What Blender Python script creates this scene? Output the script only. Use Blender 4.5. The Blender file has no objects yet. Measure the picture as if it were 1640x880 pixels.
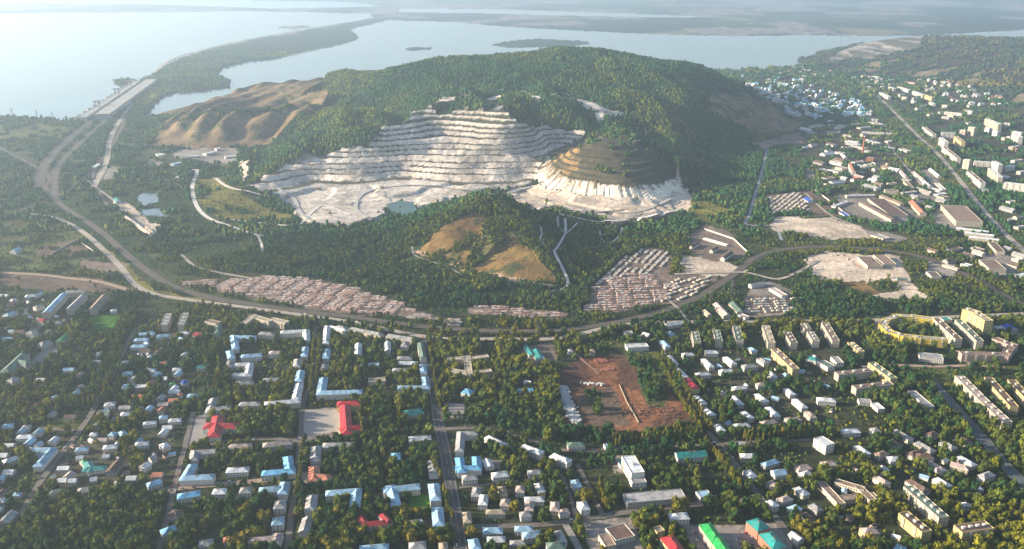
import bpy, math, random
import numpy as np
from mathutils import Vector
R = math.radians
random.seed(7); RNG = np.random.default_rng(7)
S = bpy.context.scene
# ------------------------------------------------------------------ camera, sky, sun, exposure
HC, F, PITCH = 600.0, 1420.0, R(18.86)
cam_d = bpy.data.cameras.new('camera'); cam = bpy.data.objects.new('camera', cam_d); S.collection.objects.link(cam)
cam.location = (0, 0, HC); cam.rotation_euler = (R(90) - PITCH, 0, 0)
cam_d.sensor_width = 36; cam_d.lens = F / 1640 * 36; cam_d.clip_start = 1; cam_d.clip_end = 200000
S.camera = cam
SUN_AZ, SUN_EL = R(-88), R(17)          # azimuth from +Y (negative: towards -X)
sdir = Vector((math.sin(SUN_AZ) * math.cos(SUN_EL), math.cos(SUN_AZ) * math.cos(SUN_EL), math.sin(SUN_EL)))
W = bpy.data.worlds.new("World"); S.world = W; W.use_nodes = True
wn = W.node_tree.nodes; sky = wn.new('ShaderNodeTexSky'); sky.sky_type = 'NISHITA'; sky.sun_disc = False
sky.sun_elevation = SUN_EL; sky.sun_rotation = SUN_AZ % (2 * math.pi); sky.altitude = 100; sky.dust_density = 1.0
bg = wn['Background']; bg.inputs['Strength'].default_value = 0.075
W.node_tree.links.new(sky.outputs[0], bg.inputs[0])
sl = bpy.data.lights.new('sun', 'SUN'); sl.energy = 5.0; sl.angle = R(0.5); sl.color = (1.0, 0.85, 0.64)
so = bpy.data.objects.new('sun', sl); S.collection.objects.link(so); so.location = (-2000, 0, 2000)
so.rotation_euler = sdir.to_track_quat('Z', 'Y').to_euler()
S.view_settings.view_transform = 'Standard'; S.view_settings.look = 'None'; S.view_settings.gamma = 1
S.view_settings.exposure = 1.5
S.render.engine = 'CYCLES'; S.cycles.use_denoising = True
S.cycles.max_bounces = 4; S.cycles.diffuse_bounces = 2; S.cycles.glossy_bounces = 2; S.cycles.volume_bounces = 2
S.cycles.transparent_max_bounces = 4
# ------------------------------------------------------------------ numpy helpers
def _h(ix, iy, s):
    n = (ix.astype(np.int64) * 374761393 + iy.astype(np.int64) * 668265263 + s * 69069) & 0xffffffff
    n = ((n ^ (n >> 13)) * 1274126177) & 0xffffffff
    return ((n ^ (n >> 16)) & 0xffff) / 65535.0
def vn(x, y, s=0):
    x = np.asarray(x, float); y = np.asarray(y, float)
    ix = np.floor(x); iy = np.floor(y); fx = x - ix; fy = y - iy
    fx = fx * fx * (3 - 2 * fx); fy = fy * fy * (3 - 2 * fy)
    a = _h(ix, iy, s); b = _h(ix + 1, iy, s); c = _h(ix, iy + 1, s); d = _h(ix + 1, iy + 1, s)
    return (a * (1 - fx) + b * fx) * (1 - fy) + (c * (1 - fx) + d * fx) * fy
def fbm(x, y, sc, o=4, s=0):
    t = 0; a = 1; n = 0
    for k in range(o):
        t = t + a * vn(x / sc * 2 ** k + 13.7 * k, y / sc * 2 ** k - 7.1 * k, s + k); n += a; a *= .5
    return t / n
CP, SP = math.cos(PITCH), math.sin(PITCH)
def ray(px, py):
    a = (np.asarray(px, float) - 820) / F; b = (np.asarray(py, float) - 440) / F
    return a, CP - b * SP, -SP - b * CP
def plane(px, py, z=0.0):
    dx, dy, dz = ray(px, py); t = (z - HC) / dz
    return dx * t, dy * t
def proj(X, Y, Z):
    d = Y * CP - (Z - HC) * SP; u = Y * SP + (Z - HC) * CP
    return 820 + F * X / d, 440 - F * u / d
def smooth(a, b, x):
    t = np.clip((x - a) / (b - a), 0, 1); return t * t * (3 - 2 * t)
# ------------------------------------------------------------------ ground cover map (regions traced in the photo)
X0, Y0, RW, RH = -500, -50, 2640, 1100
cls = np.zeros((RH, RW), np.uint8)
names = []; COL = []; DENS = []
def fill(arr, poly, val):
    p = np.array(poly, float).reshape(-1, 2) - (X0, Y0)
    x0, x1 = int(max(0, p[:, 0].min())), int(min(RW, p[:, 0].max() + 2)); y0, y1 = int(max(0, p[:, 1].min())), int(min(RH, p[:, 1].max() + 2))
    if x1 <= x0 or y1 <= y0: return
    gx, gy = np.meshgrid(np.arange(x0, x1) + .5, np.arange(y0, y1) + .5); ins = np.zeros(gx.shape, bool)
    for i in range(len(p)):
        ax, ay = p[i]; bx, by = p[i - 1]
        c = (ay > gy) != (by > gy)
        with np.errstate(divide='ignore', invalid='ignore'):
            xi = (bx - ax) * (gy - ay) / (by - ay) + ax
        ins ^= c & (gx < xi)
    arr[y0:y1, x0:x1][ins] = val
def klass(name, col, dens): names.append(name); COL.append(col); DENS.append(dens); return len(names) - 1
# name, linear albedo, tree cover (0..1)
G_TOWN = klass('town', (.036, .042, .020), .60)
G_FOREST = klass('forest', (.022, .040, .014), .88)
G_MEADOW = klass('meadow', (.085, .095, .030), .30)
G_TAN = klass('tan', (.165, .112, .066), .0)
G_TANW = klass('tan_wood', (.10, .085, .035), .55)
G_QUARRY = klass('quarry', (.56, .50, .44), 0)
G_CONE = klass('cone', (.088, .076, .045), .03)
G_SKIRT = klass('skirt', (.66, .58, .48), 0)
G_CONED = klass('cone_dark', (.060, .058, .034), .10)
G_FHILL = klass('far_hill', (.046, .040, .036), .45)
G_TANF = klass('far_tan', (.20, .155, .10), .08)
G_SAND = klass('sand', (.55, .45, .36), 0)
G_RED = klass('redearth', (.105, .056, .040), 0)
G_GAR = klass('garage_ground', (.19, .145, .12), 0)
G_WATER = klass('water', (.03, .05, .05), 0)
G_FAR = klass('far', (.055, .075, .050), 0)
G_SCRUB = klass('scrub', (.055, .065, .026), .58)
G_YELLOW = klass('yellow_scrub', (.17, .15, .035), .22)
G_DENSE = klass('dense', (.026, .036, .015), .95)
G_LAWN = klass('lawn', (.045, .13, .015), 0)
G_DARKG = klass('dark_green', (.026, .050, .018), .22)
G_YARD = klass('yard', (.24, .21, .19), 0)
G_SPARSE = klass('gardens', (.060, .056, .036), .33)
G_DIRT = klass('dirt', (.14, .10, .075), .03)
G_CLIFF = klass('cliff', (.30, .27, .25), .0)
G_BROWNROCK = klass('brown_rock', (.34, .23, .16), 0)
G_WHITEROCK = klass('white_rock', (.62, .55, .48), 0)
def reg(v, *polys):
    for s in polys: fill(cls, [float(t) for t in s.replace(' ', ',').split(',')], v)
fill(cls, [-500, -60, 2140, -60, 2140, 100, -500, 100], G_FAR)
reg(G_SCRUB, '-500,180 250,190 260,240 420,240 400,300 560,360 560,500 -500,440', '1100,100 2140,60 2140,420 1100,420')
reg(G_MEADOW, '0,350 110,355 150,385 120,440 0,430', '-400,200 120,196 100,225 -400,235', '1310,190 1480,230 1560,300 1520,330 1400,240 1300,210', '1380,130 1440,160 1500,240 1560,310 1530,320 1460,250 1420,190')
reg(G_DARKG, '200,290 280,270 300,330 390,400 330,425 250,380 190,330', '120,310 160,330 260,430 200,430 160,390 80,330')
reg(G_YELLOW, '320,290 350,285 400,320 470,345 475,355 420,358 350,350 315,320', '1080,300 1150,330 1200,345 1190,360 1100,350', '160,390 250,465 400,490 300,478 220,460')
reg(G_FOREST, '400,300 430,235 470,190 500,150 540,120 620,105 700,92 800,80 870,70 960,80 1040,90 1110,96 1160,112 1225,150 1290,195 1290,215 1215,235 1200,350 1080,300 1000,330 900,350 800,330 600,370 420,330',
    '420,395 560,365 700,330 770,312 830,330 900,350 1000,370 1100,350 1130,380 1060,400 1000,410 950,470 930,505 880,490 740,500 660,480 560,455 420,440 330,420')
reg(G_FHILL, '1300,105 1360,75 1430,55 2140,50 2140,240 1900,230 1640,190 1590,185 1520,150 1400,128')
reg(G_FOREST, '222,132 285,97 400,66 480,52 600,32 622,34 570,50 578,60 545,70 450,90 372,125 366,138 300,148 262,150 235,170')
reg(G_TAN, '236,236 258,208 296,180 346,154 396,131 450,117 500,116 530,130 515,160 465,195 425,234 330,239',
    '1128,160 1150,152 1190,160 1240,180 1290,200 1270,210 1225,218 1170,200 1140,180')
reg(G_FOREST, '290,203 340,190 440,177 520,160 560,140 600,128 600,138 560,150 520,165 440,180 340,192.5 288,206')
reg(G_TAN, '672,405 690,380 720,355 760,342 800,350 795,370 830,385 860,410 885,440 890,455 850,452 800,440 770,440 745,432 720,420 690,412')
reg(G_FOREST, '772,356 800,350 822,372 840,392 812,388 792,400 775,424 752,436 745,428 760,400 766,380')
reg(G_TANW, '720,395 745,372 760,372 742,400 735,418 715,405', '770,365 800,350 820,370 840,395 810,388 790,405 770,420 765,400')
reg(G_TANF, '1362,114 1395,101 1440,95 1446,99 1412,111 1380,116', '1430,129 1470,117 1528,106 1532,110 1500,121 1470,129 1440,132', '1530,134 1565,118 1580,116 1575,126 1555,136', '1590,170 1640,150 1900,145 1900,185 1640,182 1600,182')

reg(G_CLIFF, '1316,103 1330,92 1345,84 1385,68 1435,58 1480,58 1470,78 1425,90 1390,93 1365,92 1345,97 1330,102')
reg(G_BROWNROCK, '664,402 690,405 702,411 704,415 690,412 665,408', '714,416 735,421 748,430 754,437 745,437 730,429 714,421', '768,435 800,438 830,445 852,453 888,456 890,461 850,460 825,452 800,445 768,441')
reg(G_WHITEROCK, '1076,306 1092,300 1100,308 1098,320 1086,322', '388,266 397,264 400,282 391,288', '833,142 862,153 872,161 860,164 833,150', '883,149 908,148 930,159 955,171 978,177 1000,177 1000,181 968,182 936,172 912,158 884,154', '766,151 795,144 814,140 814,147 790,154', '870,208 900,205 935,210 935,217 900,214 870,216', '950,180 968,182 966,188 950,187')
# quarry
reg(G_QUARRY, '400,296 440,272 500,250 560,236 590,234 612,205 640,200 660,180 680,176 700,158 740,152 770,158 800,166 815,174 850,192 900,208 940,212 935,220 890,235 872,250 862,275 870,290 812,306 780,308 745,318 700,332 650,344 600,352 560,368 510,362 480,350 470,340 440,312 410,308')
reg(G_FOREST, '690,166 735,158 770,164 800,172 770,178 740,174 700,180', '800,168 850,190 870,200 845,202 815,184')
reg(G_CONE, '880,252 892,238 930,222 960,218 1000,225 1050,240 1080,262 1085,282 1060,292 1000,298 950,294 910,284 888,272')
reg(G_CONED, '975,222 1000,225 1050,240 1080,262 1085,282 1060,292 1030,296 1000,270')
reg(G_SKIRT, '882,248 890,272 910,284 950,294 1000,298 1060,292 1085,282 1090,300 1078,318 1000,324 940,320 880,308 858,296 862,270')
reg(G_SAND, '810,308 860,296 940,322 1020,326 1085,308 1098,322 1080,345 1020,355 980,362 950,350 900,345 860,338 820,325', '1075,305 1100,300 1110,318 1098,340 1075,330', '385,266 397,262 402,285 390,292')
reg(G_MEADOW, '760,312 815,312 830,330 800,328', '875,330 910,338 900,346 860,340', '960,346 1010,345 980,352')
reg(G_DARKG, '612,334 640,326 668,328 672,340 640,348 620,346')
# yards, industry
reg(G_YARD, '280,240 380,238 378,262 330,262 280,252', '160,270 190,268 185,285 150,292', '230,255 260,258 250,270', '1340,300 1440,330 1480,350 1420,362 1340,345', '1500,325 1560,380 1520,372 1490,350', '1380,365 1450,380 1440,388 1395,384', '1210,450 1275,465 1285,500 1200,508 1190,480')
reg(G_YARD, '1330,255 1400,250 1420,272 1340,277', '1400,270 1500,275 1520,320 1420,315', '1285,268 1330,262 1330,287 1290,285', '1300,190 1400,185 1430,215 1400,232 1320,215', '1270,140 1350,150 1380,165 1300,150', '1480,420 1530,415 1530,440 1490,440', '1570,405 1630,410 1630,445 1580,440')
reg(G_SAND, '1230,350 1330,348 1345,355 1375,360 1400,384 1330,382 1240,368', '1290,415 1325,405 1440,410 1450,430 1470,465 1490,480 1440,486 1400,480 1390,465 1330,450 1300,440', '180,325 200,322 260,370 240,378 215,355', '1090,410 1150,415 1200,432 1160,445 1090,440', '1110,385 1135,370 1175,388 1195,405 1160,412 1110,405')
reg(G_TAN, '1340,455 1380,452 1410,470 1380,478')
reg(G_SCRUB, '1385,455 1425,445 1440,468 1410,470')
reg(G_DIRT, '0,438 160,445 205,465 150,470 0,462', '700,398 730,400 700,410', '1275,300 1340,320 1350,345 1290,345', '60,400 120,385 150,400 110,410 60,412')
reg(G_GAR, '350,452 420,443 480,448 560,458 630,482 700,510 740,520 640,508 520,500 420,482 350,466', '752,490 800,492 895,500 900,512 820,512 750,500', '940,500 950,470 985,420 1040,395 1075,408 1070,440 1120,440 1150,445 1100,480 1000,500', '1100,378 1130,362 1160,370 1190,390 1200,410 1150,420 1110,410', '1200,470 1280,475 1282,500 1200,506', '1225,315 1280,305 1300,340 1235,345', '835,555 885,548 895,590 845,592','290,452 350,448 350,458 300,462', '130,415 200,425 195,440 130,436', '1200,232 1300,205 1310,228 1220,242')
# town
reg(G_DENSE, '-300,620 60,600 100,560 130,500 180,480 225,490 215,530 180,590 165,655 80,660 60,700 -300,720', '-300,780 120,800 280,770 300,840 280,1050 -300,1050', '745,640 870,630 895,660 900,700 830,690 750,670', '580,640 640,640 645,700 575,700', '340,640 480,655 480,700 380,700 360,680', '340,800 440,800 440,850 320,850', '1480,600 1560,640 1640,760 1900,900 1900,1050 1560,1050 1540,800 1400,700', '1430,500 1440,480 1640,490 1640,500', '1290,450 1330,460 1400,485 1440,500 1250,510 1270,470')
reg(G_SPARSE, '100,690 290,650 300,560 350,520 240,520 200,570 150,680', '50,700 280,690 280,770 60,790', '1090,550 1350,560 1340,690 1150,690')
reg(G_MEADOW, '90,668 130,665 125,688 75,688', '1440,585 1520,590 1530,640 1470,620', '1530,560 1640,590 1640,600 1540,592', '960,545 1050,560 1080,600 1040,600 1000,570')
reg(G_LAWN, '142,507 192,505 184,540 144,540', '510,800 530,815 530,840 512,838', '652,795 690,795 690,820 655,822')
reg(G_RED, '890,600 925,578 960,570 1000,572 1060,600 1112,680 1100,686 1000,690 920,692 900,670')
reg(G_DIRT, '930,625 985,620 1012,680 950,685 930,650')
reg(G_SCRUB, '940,630 965,628 970,660 950,665', '1020,605 1060,620 1070,650 1040,655')
reg(G_MEADOW, '1000,575 1050,575 1080,620 1050,610')
reg(G_YARD, '485,655 546,655 546,706 482,706', '312,668 334,662 330,712 300,714', '712,646 745,644 745,668 715,672', '70,558 95,552 95,570 40,602 32,596', '930,835 1010,830 1030,880 950,890', '1090,842 1260,840 1270,890 1100,890', '760,738 800,736 800,752 768,752', '472,760 505,755 500,780 475,780','1400,512 1420,508 1415,520 1440,540 1520,548 1515,556 1430,546 1395,530', '980,730 1005,728 1010,760 985,755')
reg(G_SPARSE, '1165,115 1290,125 1400,165 1405,195 1330,200 1290,200 1250,185 1210,150', '1470,122 1640,170 1640,290 1560,300 1480,200 1400,150 1380,120', '1285,200 1400,188 1500,310 1330,312 1285,255')
# water (traced where it lies, level with the plain)
reg(G_WATER, '-500,24 0,22 140,21 250,20 380,18 480,19 560,22 590,22 600,28 560,35 480,48 400,62 330,78 285,95 250,118 228,128 180,128 182,134 215,137 165,165 125,192 60,190 0,184 -500,176',
    '232,186 262,152 300,147 365,141 370,128 348,122 356,108 400,98 450,93 500,82 545,72 572,64 575,58 562,47 620,33 720,35 800,42 900,48 1050,55 1180,58 1300,56 1400,58 1500,56 1640,48 2140,38 2140,60 1900,64 1640,72 1450,82 1330,95 1300,103 1240,108 1160,112 1000,113 850,112 600,128 480,145 400,165 300,186',
    '-500,-12 -60,-10 560,4 620,10 440,14 200,6 -500,2', '640,14 800,15 950,20 1060,24 1160,27 1060,28 900,25 760,21 640,20')
reg(G_FAR, '785,72 810,66 860,62 940,66 946,71 900,75 820,77', '646,79 660,76 692,76 690,80 660,81', '440,44 480,40 500,43 470,48')
reg(G_WATER, '219,316 235,308 252,308 250,325 232,329 222,324', '224,334 250,333 262,340 276,349 250,346 228,342')
reg(G_CLIFF, '1316,103 1330,92 1345,84 1385,68 1435,58 1480,58 1470,78 1425,90 1390,93 1365,92 1345,97 1330,102')
# ------------------------------------------------------------------ terrain heights
cp = []
def P(s):
    for t in s.split():
        x, y, z = [float(v) for v in t.split(',')]; X, Y = plane(x, y, z); cp.append((X, Y, z))
def RIDGE(s, b1=350, b2=950):
    P(s)
    for t in s.split():
        x, y, z = [float(v) for v in t.split(',')]; X, Y = plane(x, y, z)
        for d, k in ((b1, .70), (b2, .0)):
            cp.append((X * (Y + d) / Y, Y + d, z * k))
RIDGE('262,213,22 300,188,55 350,163,88 400,141,115 450,127,135', 300, 700)
RIDGE('500,124,150 560,114,180 620,105,205 700,96,232 760,89,252 820,83,270 870,78,282 920,79,280 980,85,265 1040,96,240 1090,99,225 1130,106,195 1160,118,155 1200,143,90 1245,172,40')
P('240,236,0 300,238,2 360,237,2 410,232,4 330,205,45 380,190,75 430,170,100 500,150,125')
P('430,236,12 400,285,22 430,262,45 470,225,75 520,195,105 560,165,140 600,190,132 640,150,165 720,130,200 800,120,222 870,120,225 870,150,185 900,170,160 950,150,180 1000,175,142 1050,140,185 1060,180,130 1000,205,118 1100,190,100 1130,160,135 1160,160,118 1190,180,70 1230,200,25 1180,215,20 1280,205,0 1290,215,0 1210,232,0 1130,235,25 1100,270,14 1060,230,75 1150,270,5 1150,320,0 1060,330,2 1200,300,0')
P('700,160,186 760,155,190 800,165,180 650,185,158 740,177,162 840,192,150 610,210,128 680,205,120 740,211,112 840,215,108 560,245,75 640,248,66 730,251,62 850,250,60 500,258,58 440,280,40 400,297,28 640,275,26 730,285,20 830,283,24 500,285,18 560,305,6 480,335,4 520,355,4 640,335,2 700,315,4 790,303,6 440,305,12 860,290,10 880,232,62 900,212,92 865,262,32 600,300,4')
P('950,226,114 915,238,94 1000,232,108 1040,247,88 893,262,64 915,283,47 950,292,45 1000,297,43 1060,290,40 1085,280,38 862,300,9 900,314,8 950,322,7 1020,326,6 1080,314,5 1100,300,4 950,345,3 850,330,3')
P('765,318,78 730,330,66 690,345,46 640,365,22 600,380,5 668,402,16 700,414,14 745,434,8 720,370,56 760,375,44 800,350,66 830,370,52 860,405,36 800,415,26 885,440,14 905,350,26 900,375,12 940,370,14 960,400,3 860,455,4 780,445,5 890,462,0 760,465,0 680,430,0 620,420,0 600,400,0 940,440,0 1000,390,2 760,306,8 690,330,7 850,345,8 905,335,12 1060,370,3 1000,365,6 560,385,0')
RIDGE('1320,99,14 1350,85,48 1385,71,86 1430,64,112 1500,61,126 1570,62,128 1640,64,130 1720,60,138 1850,58,140 2050,58,140', 500, 1200)
P('1380,90,40 1420,85,62 1480,85,85 1550,88,90 1450,105,40 1520,112,36 1600,120,50 1640,110,75 1720,110,80 1400,125,3 1460,138,2 1520,150,2 1570,165,0 1350,112,2 1310,108,0 1590,182,0 1640,160,40 1640,188,0 1720,155,60 1900,150,70 1740,195,0 1900,200,0 2100,200,0')
for s in ('0,250 100,250 200,250 200,330 60,340 -200,300 -200,200 200,200 300,260 360,270 330,300 380,330 330,380 450,390 400,430 200,420 60,420 -200,450 560,430 640,470 760,500 900,500 1060,470 1200,400 1200,350 1300,330 1400,330 1600,330 1900,330 1300,260 1400,260 1500,260 1600,240 1800,260 1330,200 1420,190 1500,190 1340,150 1420,150 1300,170 1270,140 1240,120 1180,110 1100,450 1300,440 1600,440 1900,480 0,520 400,520 800,540 1200,520 1600,560 0,700 400,700 800,700 1200,700 1600,700 0,900 800,900 1600,900 100,150 200,110 300,130 400,100 560,60 700,60 900,60 1100,70 1250,95 0,40 1600,40 2000,60 1250,220 1290,190',):
    for t in s.split():
        x, y = [float(v) for v in t.split(',')]; X, Y = plane(x, y, 0); cp.append((X, Y, 0))
cp = np.array(cp)
C2 = 45.0 ** 2
def _k(a, b): return np.sqrt((a[:, None, 0] - b[None, :, 0]) ** 2 + (a[:, None, 1] - b[None, :, 1]) ** 2 + C2)
_A = _k(cp, cp); wts = np.linalg.solve(_A + np.eye(len(cp)) * -8.0, cp[:, 2])
def base_h(X, Y):
    q = np.stack([X.ravel(), Y.ravel()], 1); out = np.empty(len(q))
    for i in range(0, len(q), 20000):
        out[i:i + 20000] = _k(q[i:i + 20000], cp) @ wts
    z = out.reshape(X.shape)
    far = smooth(9500, 8000, Y); z = z * far
    return np.maximum(z - 1.2, 0)
def cls_at(X, Y, Z, warp=True):
    px, py = proj(X, Y, Z)
    if warp:
        k = np.clip((py + 40) / 300, .15, 1)
        px = px + (fbm(X, Y, 38, 3, 11) - .5) * 13 * k; py = py + (fbm(X, Y, 38, 3, 23) - .5) * 9 * k
    ix = np.clip(px - X0, 0, RW - 1).astype(int); iy = np.clip(py - Y0, 0, RH - 1).astype(int)
    c = cls[iy, ix]
    c = np.where((Z > 6) & ((c == G_WATER) | (c == G_FAR)), np.where((X > 1400) & (Y > 3500), G_FHILL, np.where((X < -880) & (Y > 2900), G_TAN, G_FOREST)), c)
    c = np.where((c == G_CLIFF) & (Z < 5), G_WATER, c)
    return c
BH = 12.5
CONE = plane(960, 226, 120)
def full_h(X, Y):
    z = base_h(X, Y)
    c = cls_at(X, Y, z)
    hill = np.clip(z / 55, 0, 1)
    quarryish = (c == G_QUARRY) | (c == G_CONE) | (c == G_CONED) | (c == G_SKIRT) | (c == G_SAND)
    gul = 1 - np.abs(2 * fbm(X + .35 * Y, Y * .42, 260, 3, 5) - 1) * 2.2
    gt = (.5 + .5 * np.sin((X - .15 * Y + 150 * fbm(X, Y, 300, 3, 8)) / 18)) * smooth(150, 60, z) + .35 * fbm(X, Y * .3, 45, 3, 9)
    n = (fbm(X, Y, 420, 4, 3) - .5) * 95 * (1 - .6 * smooth(190, 270, z)) + np.where(c == G_TAN, np.where(Y > 2300, gt * 25 - 14, (fbm(X, Y, 70, 3, 12) - .5) * 14), (gul * 46 - 28) * (1 - .6 * smooth(190, 270, z)))
    n = np.where((X > 1400) & (Y > 3500), (fbm(X, Y, 350, 3, 13) - .5) * 26 + np.abs(np.sin((X + Y * .4) / 130)) * 16 - 8, n)
    z1 = z + np.where(quarryish, 0, n * np.clip(z / 45, 0, 1) * smooth(0, 30, z))
    # fluted slopes of the bare hills
    zq = z + (fbm(X, Y, 190, 4, 31) - .5) * 19 * np.clip(z / 20, 0, 1)
    ph = zq / BH; ph = ph + .28 * np.sin(ph * 1.9 + .6)
    f = ph - np.floor(ph)
    terr = (np.floor(ph) + np.clip((f - .38) / .55, 0, 1)) * BH + (fbm(X, Y, 26, 3, 44) - .5) * 5
    z1 = np.where((c == G_QUARRY) & (z > 9), terr, z1)
    pc = (z + (fbm(X, Y, 110, 3, 37) - .5) * 13) / 11.0; fc = pc - np.floor(pc)
    tc = (np.floor(pc) + np.clip((fc - .35) / .6, 0, 1)) * 11.0
    z1 = np.where((c == G_CONE) | (c == G_CONED), tc, z1)
    ang = np.arctan2(Y - CONE[1], X - CONE[0])
    z1 = np.where(c == G_SKIRT, z + (vn(ang * 26, z * 0 + 3, 4) - .5) * 5 + (vn(ang * 70, z * 0 + 9, 4) - .5) * 2.5, z1)
    floorq = ((c == G_QUARRY) & (z <= 9)) | (c == G_SAND)
    fl = fbm(X, Y, 260, 3, 41) * 7; ff = fl - np.floor(fl); fstep = (np.floor(fl) + smooth(.7, .95, ff)) * 7 - 18 + (fbm(X, Y, 40, 3, 42) - .5) * 3
    z1 = np.where(floorq & (Y > 1900) & (Y < 3200) & (X < 430) & (X > -900), z + fstep, z1)
    z1 = np.maximum(z1, 0)
    z1 = np.where(c == G_WATER, -6, z1)
    phase = np.where((c == G_QUARRY) & (z > 9), ph, np.where((c == G_CONE) | (c == G_CONED), pc, 0))
    return z1, c, phase, z
ry = []; y = 480.0
while y < 62000:
    ry.append(y); y *= 1 + (.004 if y < 1500 else .0021 if y < 4100 else .0045 if y < 9000 else .008 if y < 22000 else .03)
ry = np.array(ry)
cu = np.concatenate([np.linspace(-1.3, -.72, 40)[:-1], np.arange(-.72, .7201, .0021), np.linspace(.72, 1.3, 40)[1:]])
GX = cu[None, :] * ry[:, None]; GY = np.repeat(ry[:, None], len(cu), 1)
GZ, GC, GP, GB = full_h(GX, GY)
def height(X, Y):
    X = np.asarray(X, float); Y = np.asarray(Y, float)
    i = np.clip(np.searchsorted(ry, Y) - 1, 0, len(ry) - 2); u = X / Y
    j = np.clip(np.searchsorted(cu, u) - 1, 0, len(cu) - 2)
    a = np.clip((Y - ry[i]) / (ry[i + 1] - ry[i]), 0, 1); b = np.clip((u - cu[j]) / (cu[j + 1] - cu[j]), 0, 1)
    return (GZ[i, j] * (1 - b) + GZ[i, j + 1] * b) * (1 - a) + (GZ[i + 1, j] * (1 - b) + GZ[i + 1, j + 1] * b) * a
def gclass(X, Y):
    i = np.clip(np.searchsorted(ry, Y) - 1, 0, len(ry) - 2); j = np.clip(np.searchsorted(cu, X / Y) - 1, 0, len(cu) - 2)
    return GC[i, j]
def ground(px, py):
    """where the line of sight through a traced point meets the terrain"""
    px = np.atleast_1d(np.asarray(px, float)); py = np.atleast_1d(np.asarray(py, float))
    dx, dy, dz = ray(px, py)
    Ys = np.geomspace(600, 30000, 1600)[:, None]; t = Ys / dy[None]
    X = dx[None] * t; Z = HC + dz[None] * t; hh = height(X, np.repeat(Ys, len(px), 1))
    k = np.argmax(Z < hh, 0); k = np.maximum(k, 1); c = np.arange(len(px))
    za, zb = Z[k - 1, c] - hh[k - 1, c], Z[k, c] - hh[k, c]; s = np.clip(za / (za - zb + 1e-9), 0, 1)
    Yh = Ys[k - 1, 0] * (1 - s) + Ys[k, 0] * s; Xh = dx * Yh / dy
    return Xh, Yh, height(Xh, Yh)
# ------------------------------------------------------------------ materials
MAT = {}
def mat(name, col=(.5, .5, .5), rough=.85, spec=.25, var=.25, sc=.15, metal=0, vcol=None, bump=0, rnd=0):
    if name in MAT: return MAT[name]
    m = bpy.data.materials.new(name); m.use_nodes = True; nt = m.node_tree; N = nt.nodes; L = nt.links
    b = N['Principled BSDF']; b.inputs['Roughness'].default_value = rough; b.inputs['Metallic'].default_value = metal
    b.inputs['Specular IOR Level'].default_value = spec
    tc = N.new('ShaderNodeTexCoord'); no = N.new('ShaderNodeTexNoise'); no.inputs['Scale'].default_value = sc; no.inputs['Detail'].default_value = 5
    L.new(tc.outputs['Object'], no.inputs['Vector'])
    mr = N.new('ShaderNodeMapRange'); mr.inputs['From Min'].default_value = .3; mr.inputs['From Max'].default_value = .7
    mr.inputs['To Min'].default_value = 1 - var; mr.inputs['To Max'].default_value = 1 + var
    L.new(no.outputs['Fac'], mr.inputs['Value'])
    vm = N.new('ShaderNodeVectorMath'); vm.operation = 'SCALE'; L.new(mr.outputs[0], vm.inputs['Scale'])
    if vcol:
        a = N.new('ShaderNodeAttribute'); a.attribute_name = vcol; src = a.outputs['Color']
    else:
        r = N.new('ShaderNodeRGB'); r.outputs[0].default_value = (*col, 1); src = r.outputs[0]
    if rnd:
        oi = N.new('ShaderNodeObjectInfo'); mr2 = N.new('ShaderNodeMapRange'); mr2.inputs['To Min'].default_value = 1 - rnd; mr2.inputs['To Max'].default_value = 1 + rnd
        L.new(oi.outputs['Random'], mr2.inputs['Value']); v2 = N.new('ShaderNodeVectorMath'); v2.operation = 'SCALE'
        L.new(src, v2.inputs[0]); L.new(mr2.outputs[0], v2.inputs['Scale']); src = v2.outputs[0]
    L.new(src, vm.inputs[0]); L.new(vm.outputs[0], b.inputs['Base Color'])
    if bump:
        bp = N.new('ShaderNodeBump'); bp.inputs['Distance'].default_value = bump; bp.inputs['Strength'].default_value = .6
        L.new(no.outputs['Fac'], bp.inputs['Height']); L.new(bp.outputs[0], b.inputs['Normal'])
    MAT[name] = m
    if name.startswith('roof_'):
        n9 = N.new('ShaderNodeTexNoise'); n9.inputs['Scale'].default_value = .22; n9.inputs['Detail'].default_value = 7; n9.inputs['Roughness'].default_value = .75; L.new(tc.outputs['Object'], n9.inputs['Vector'])
        r9 = N.new('ShaderNodeMapRange'); r9.inputs['From Min'].default_value = .52; r9.inputs['From Max'].default_value = .66; r9.inputs['To Max'].default_value = .55; L.new(n9.outputs['Fac'], r9.inputs['Value'])
        L.new(mixcol(nt, r9.outputs[0], vm.outputs[0], (.17, .14, .12)), b.inputs['Base Color'])
    return m
def math_node(nt, op, a, b=None, c=None):
    n = nt.nodes.new('ShaderNodeMath'); n.operation = op
    for i, v in enumerate((a, b, c)):
        if v is None: continue
        if isinstance(v, (int, float)): n.inputs[i].default_value = v
        else: nt.links.new(v, n.inputs[i])
    return n.outputs[0]
def mixcol(nt, fac, a, b):
    n = nt.nodes.new('ShaderNodeMix'); n.data_type = 'RGBA'
    nt.links.new(fac, n.inputs[0])
    for i, v in ((6, a), (7, b)):
        if isinstance(v, tuple): n.inputs[i].default_value = (*v, 1)
        else: nt.links.new(v, n.inputs[i])
    return n.outputs[2]
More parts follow.
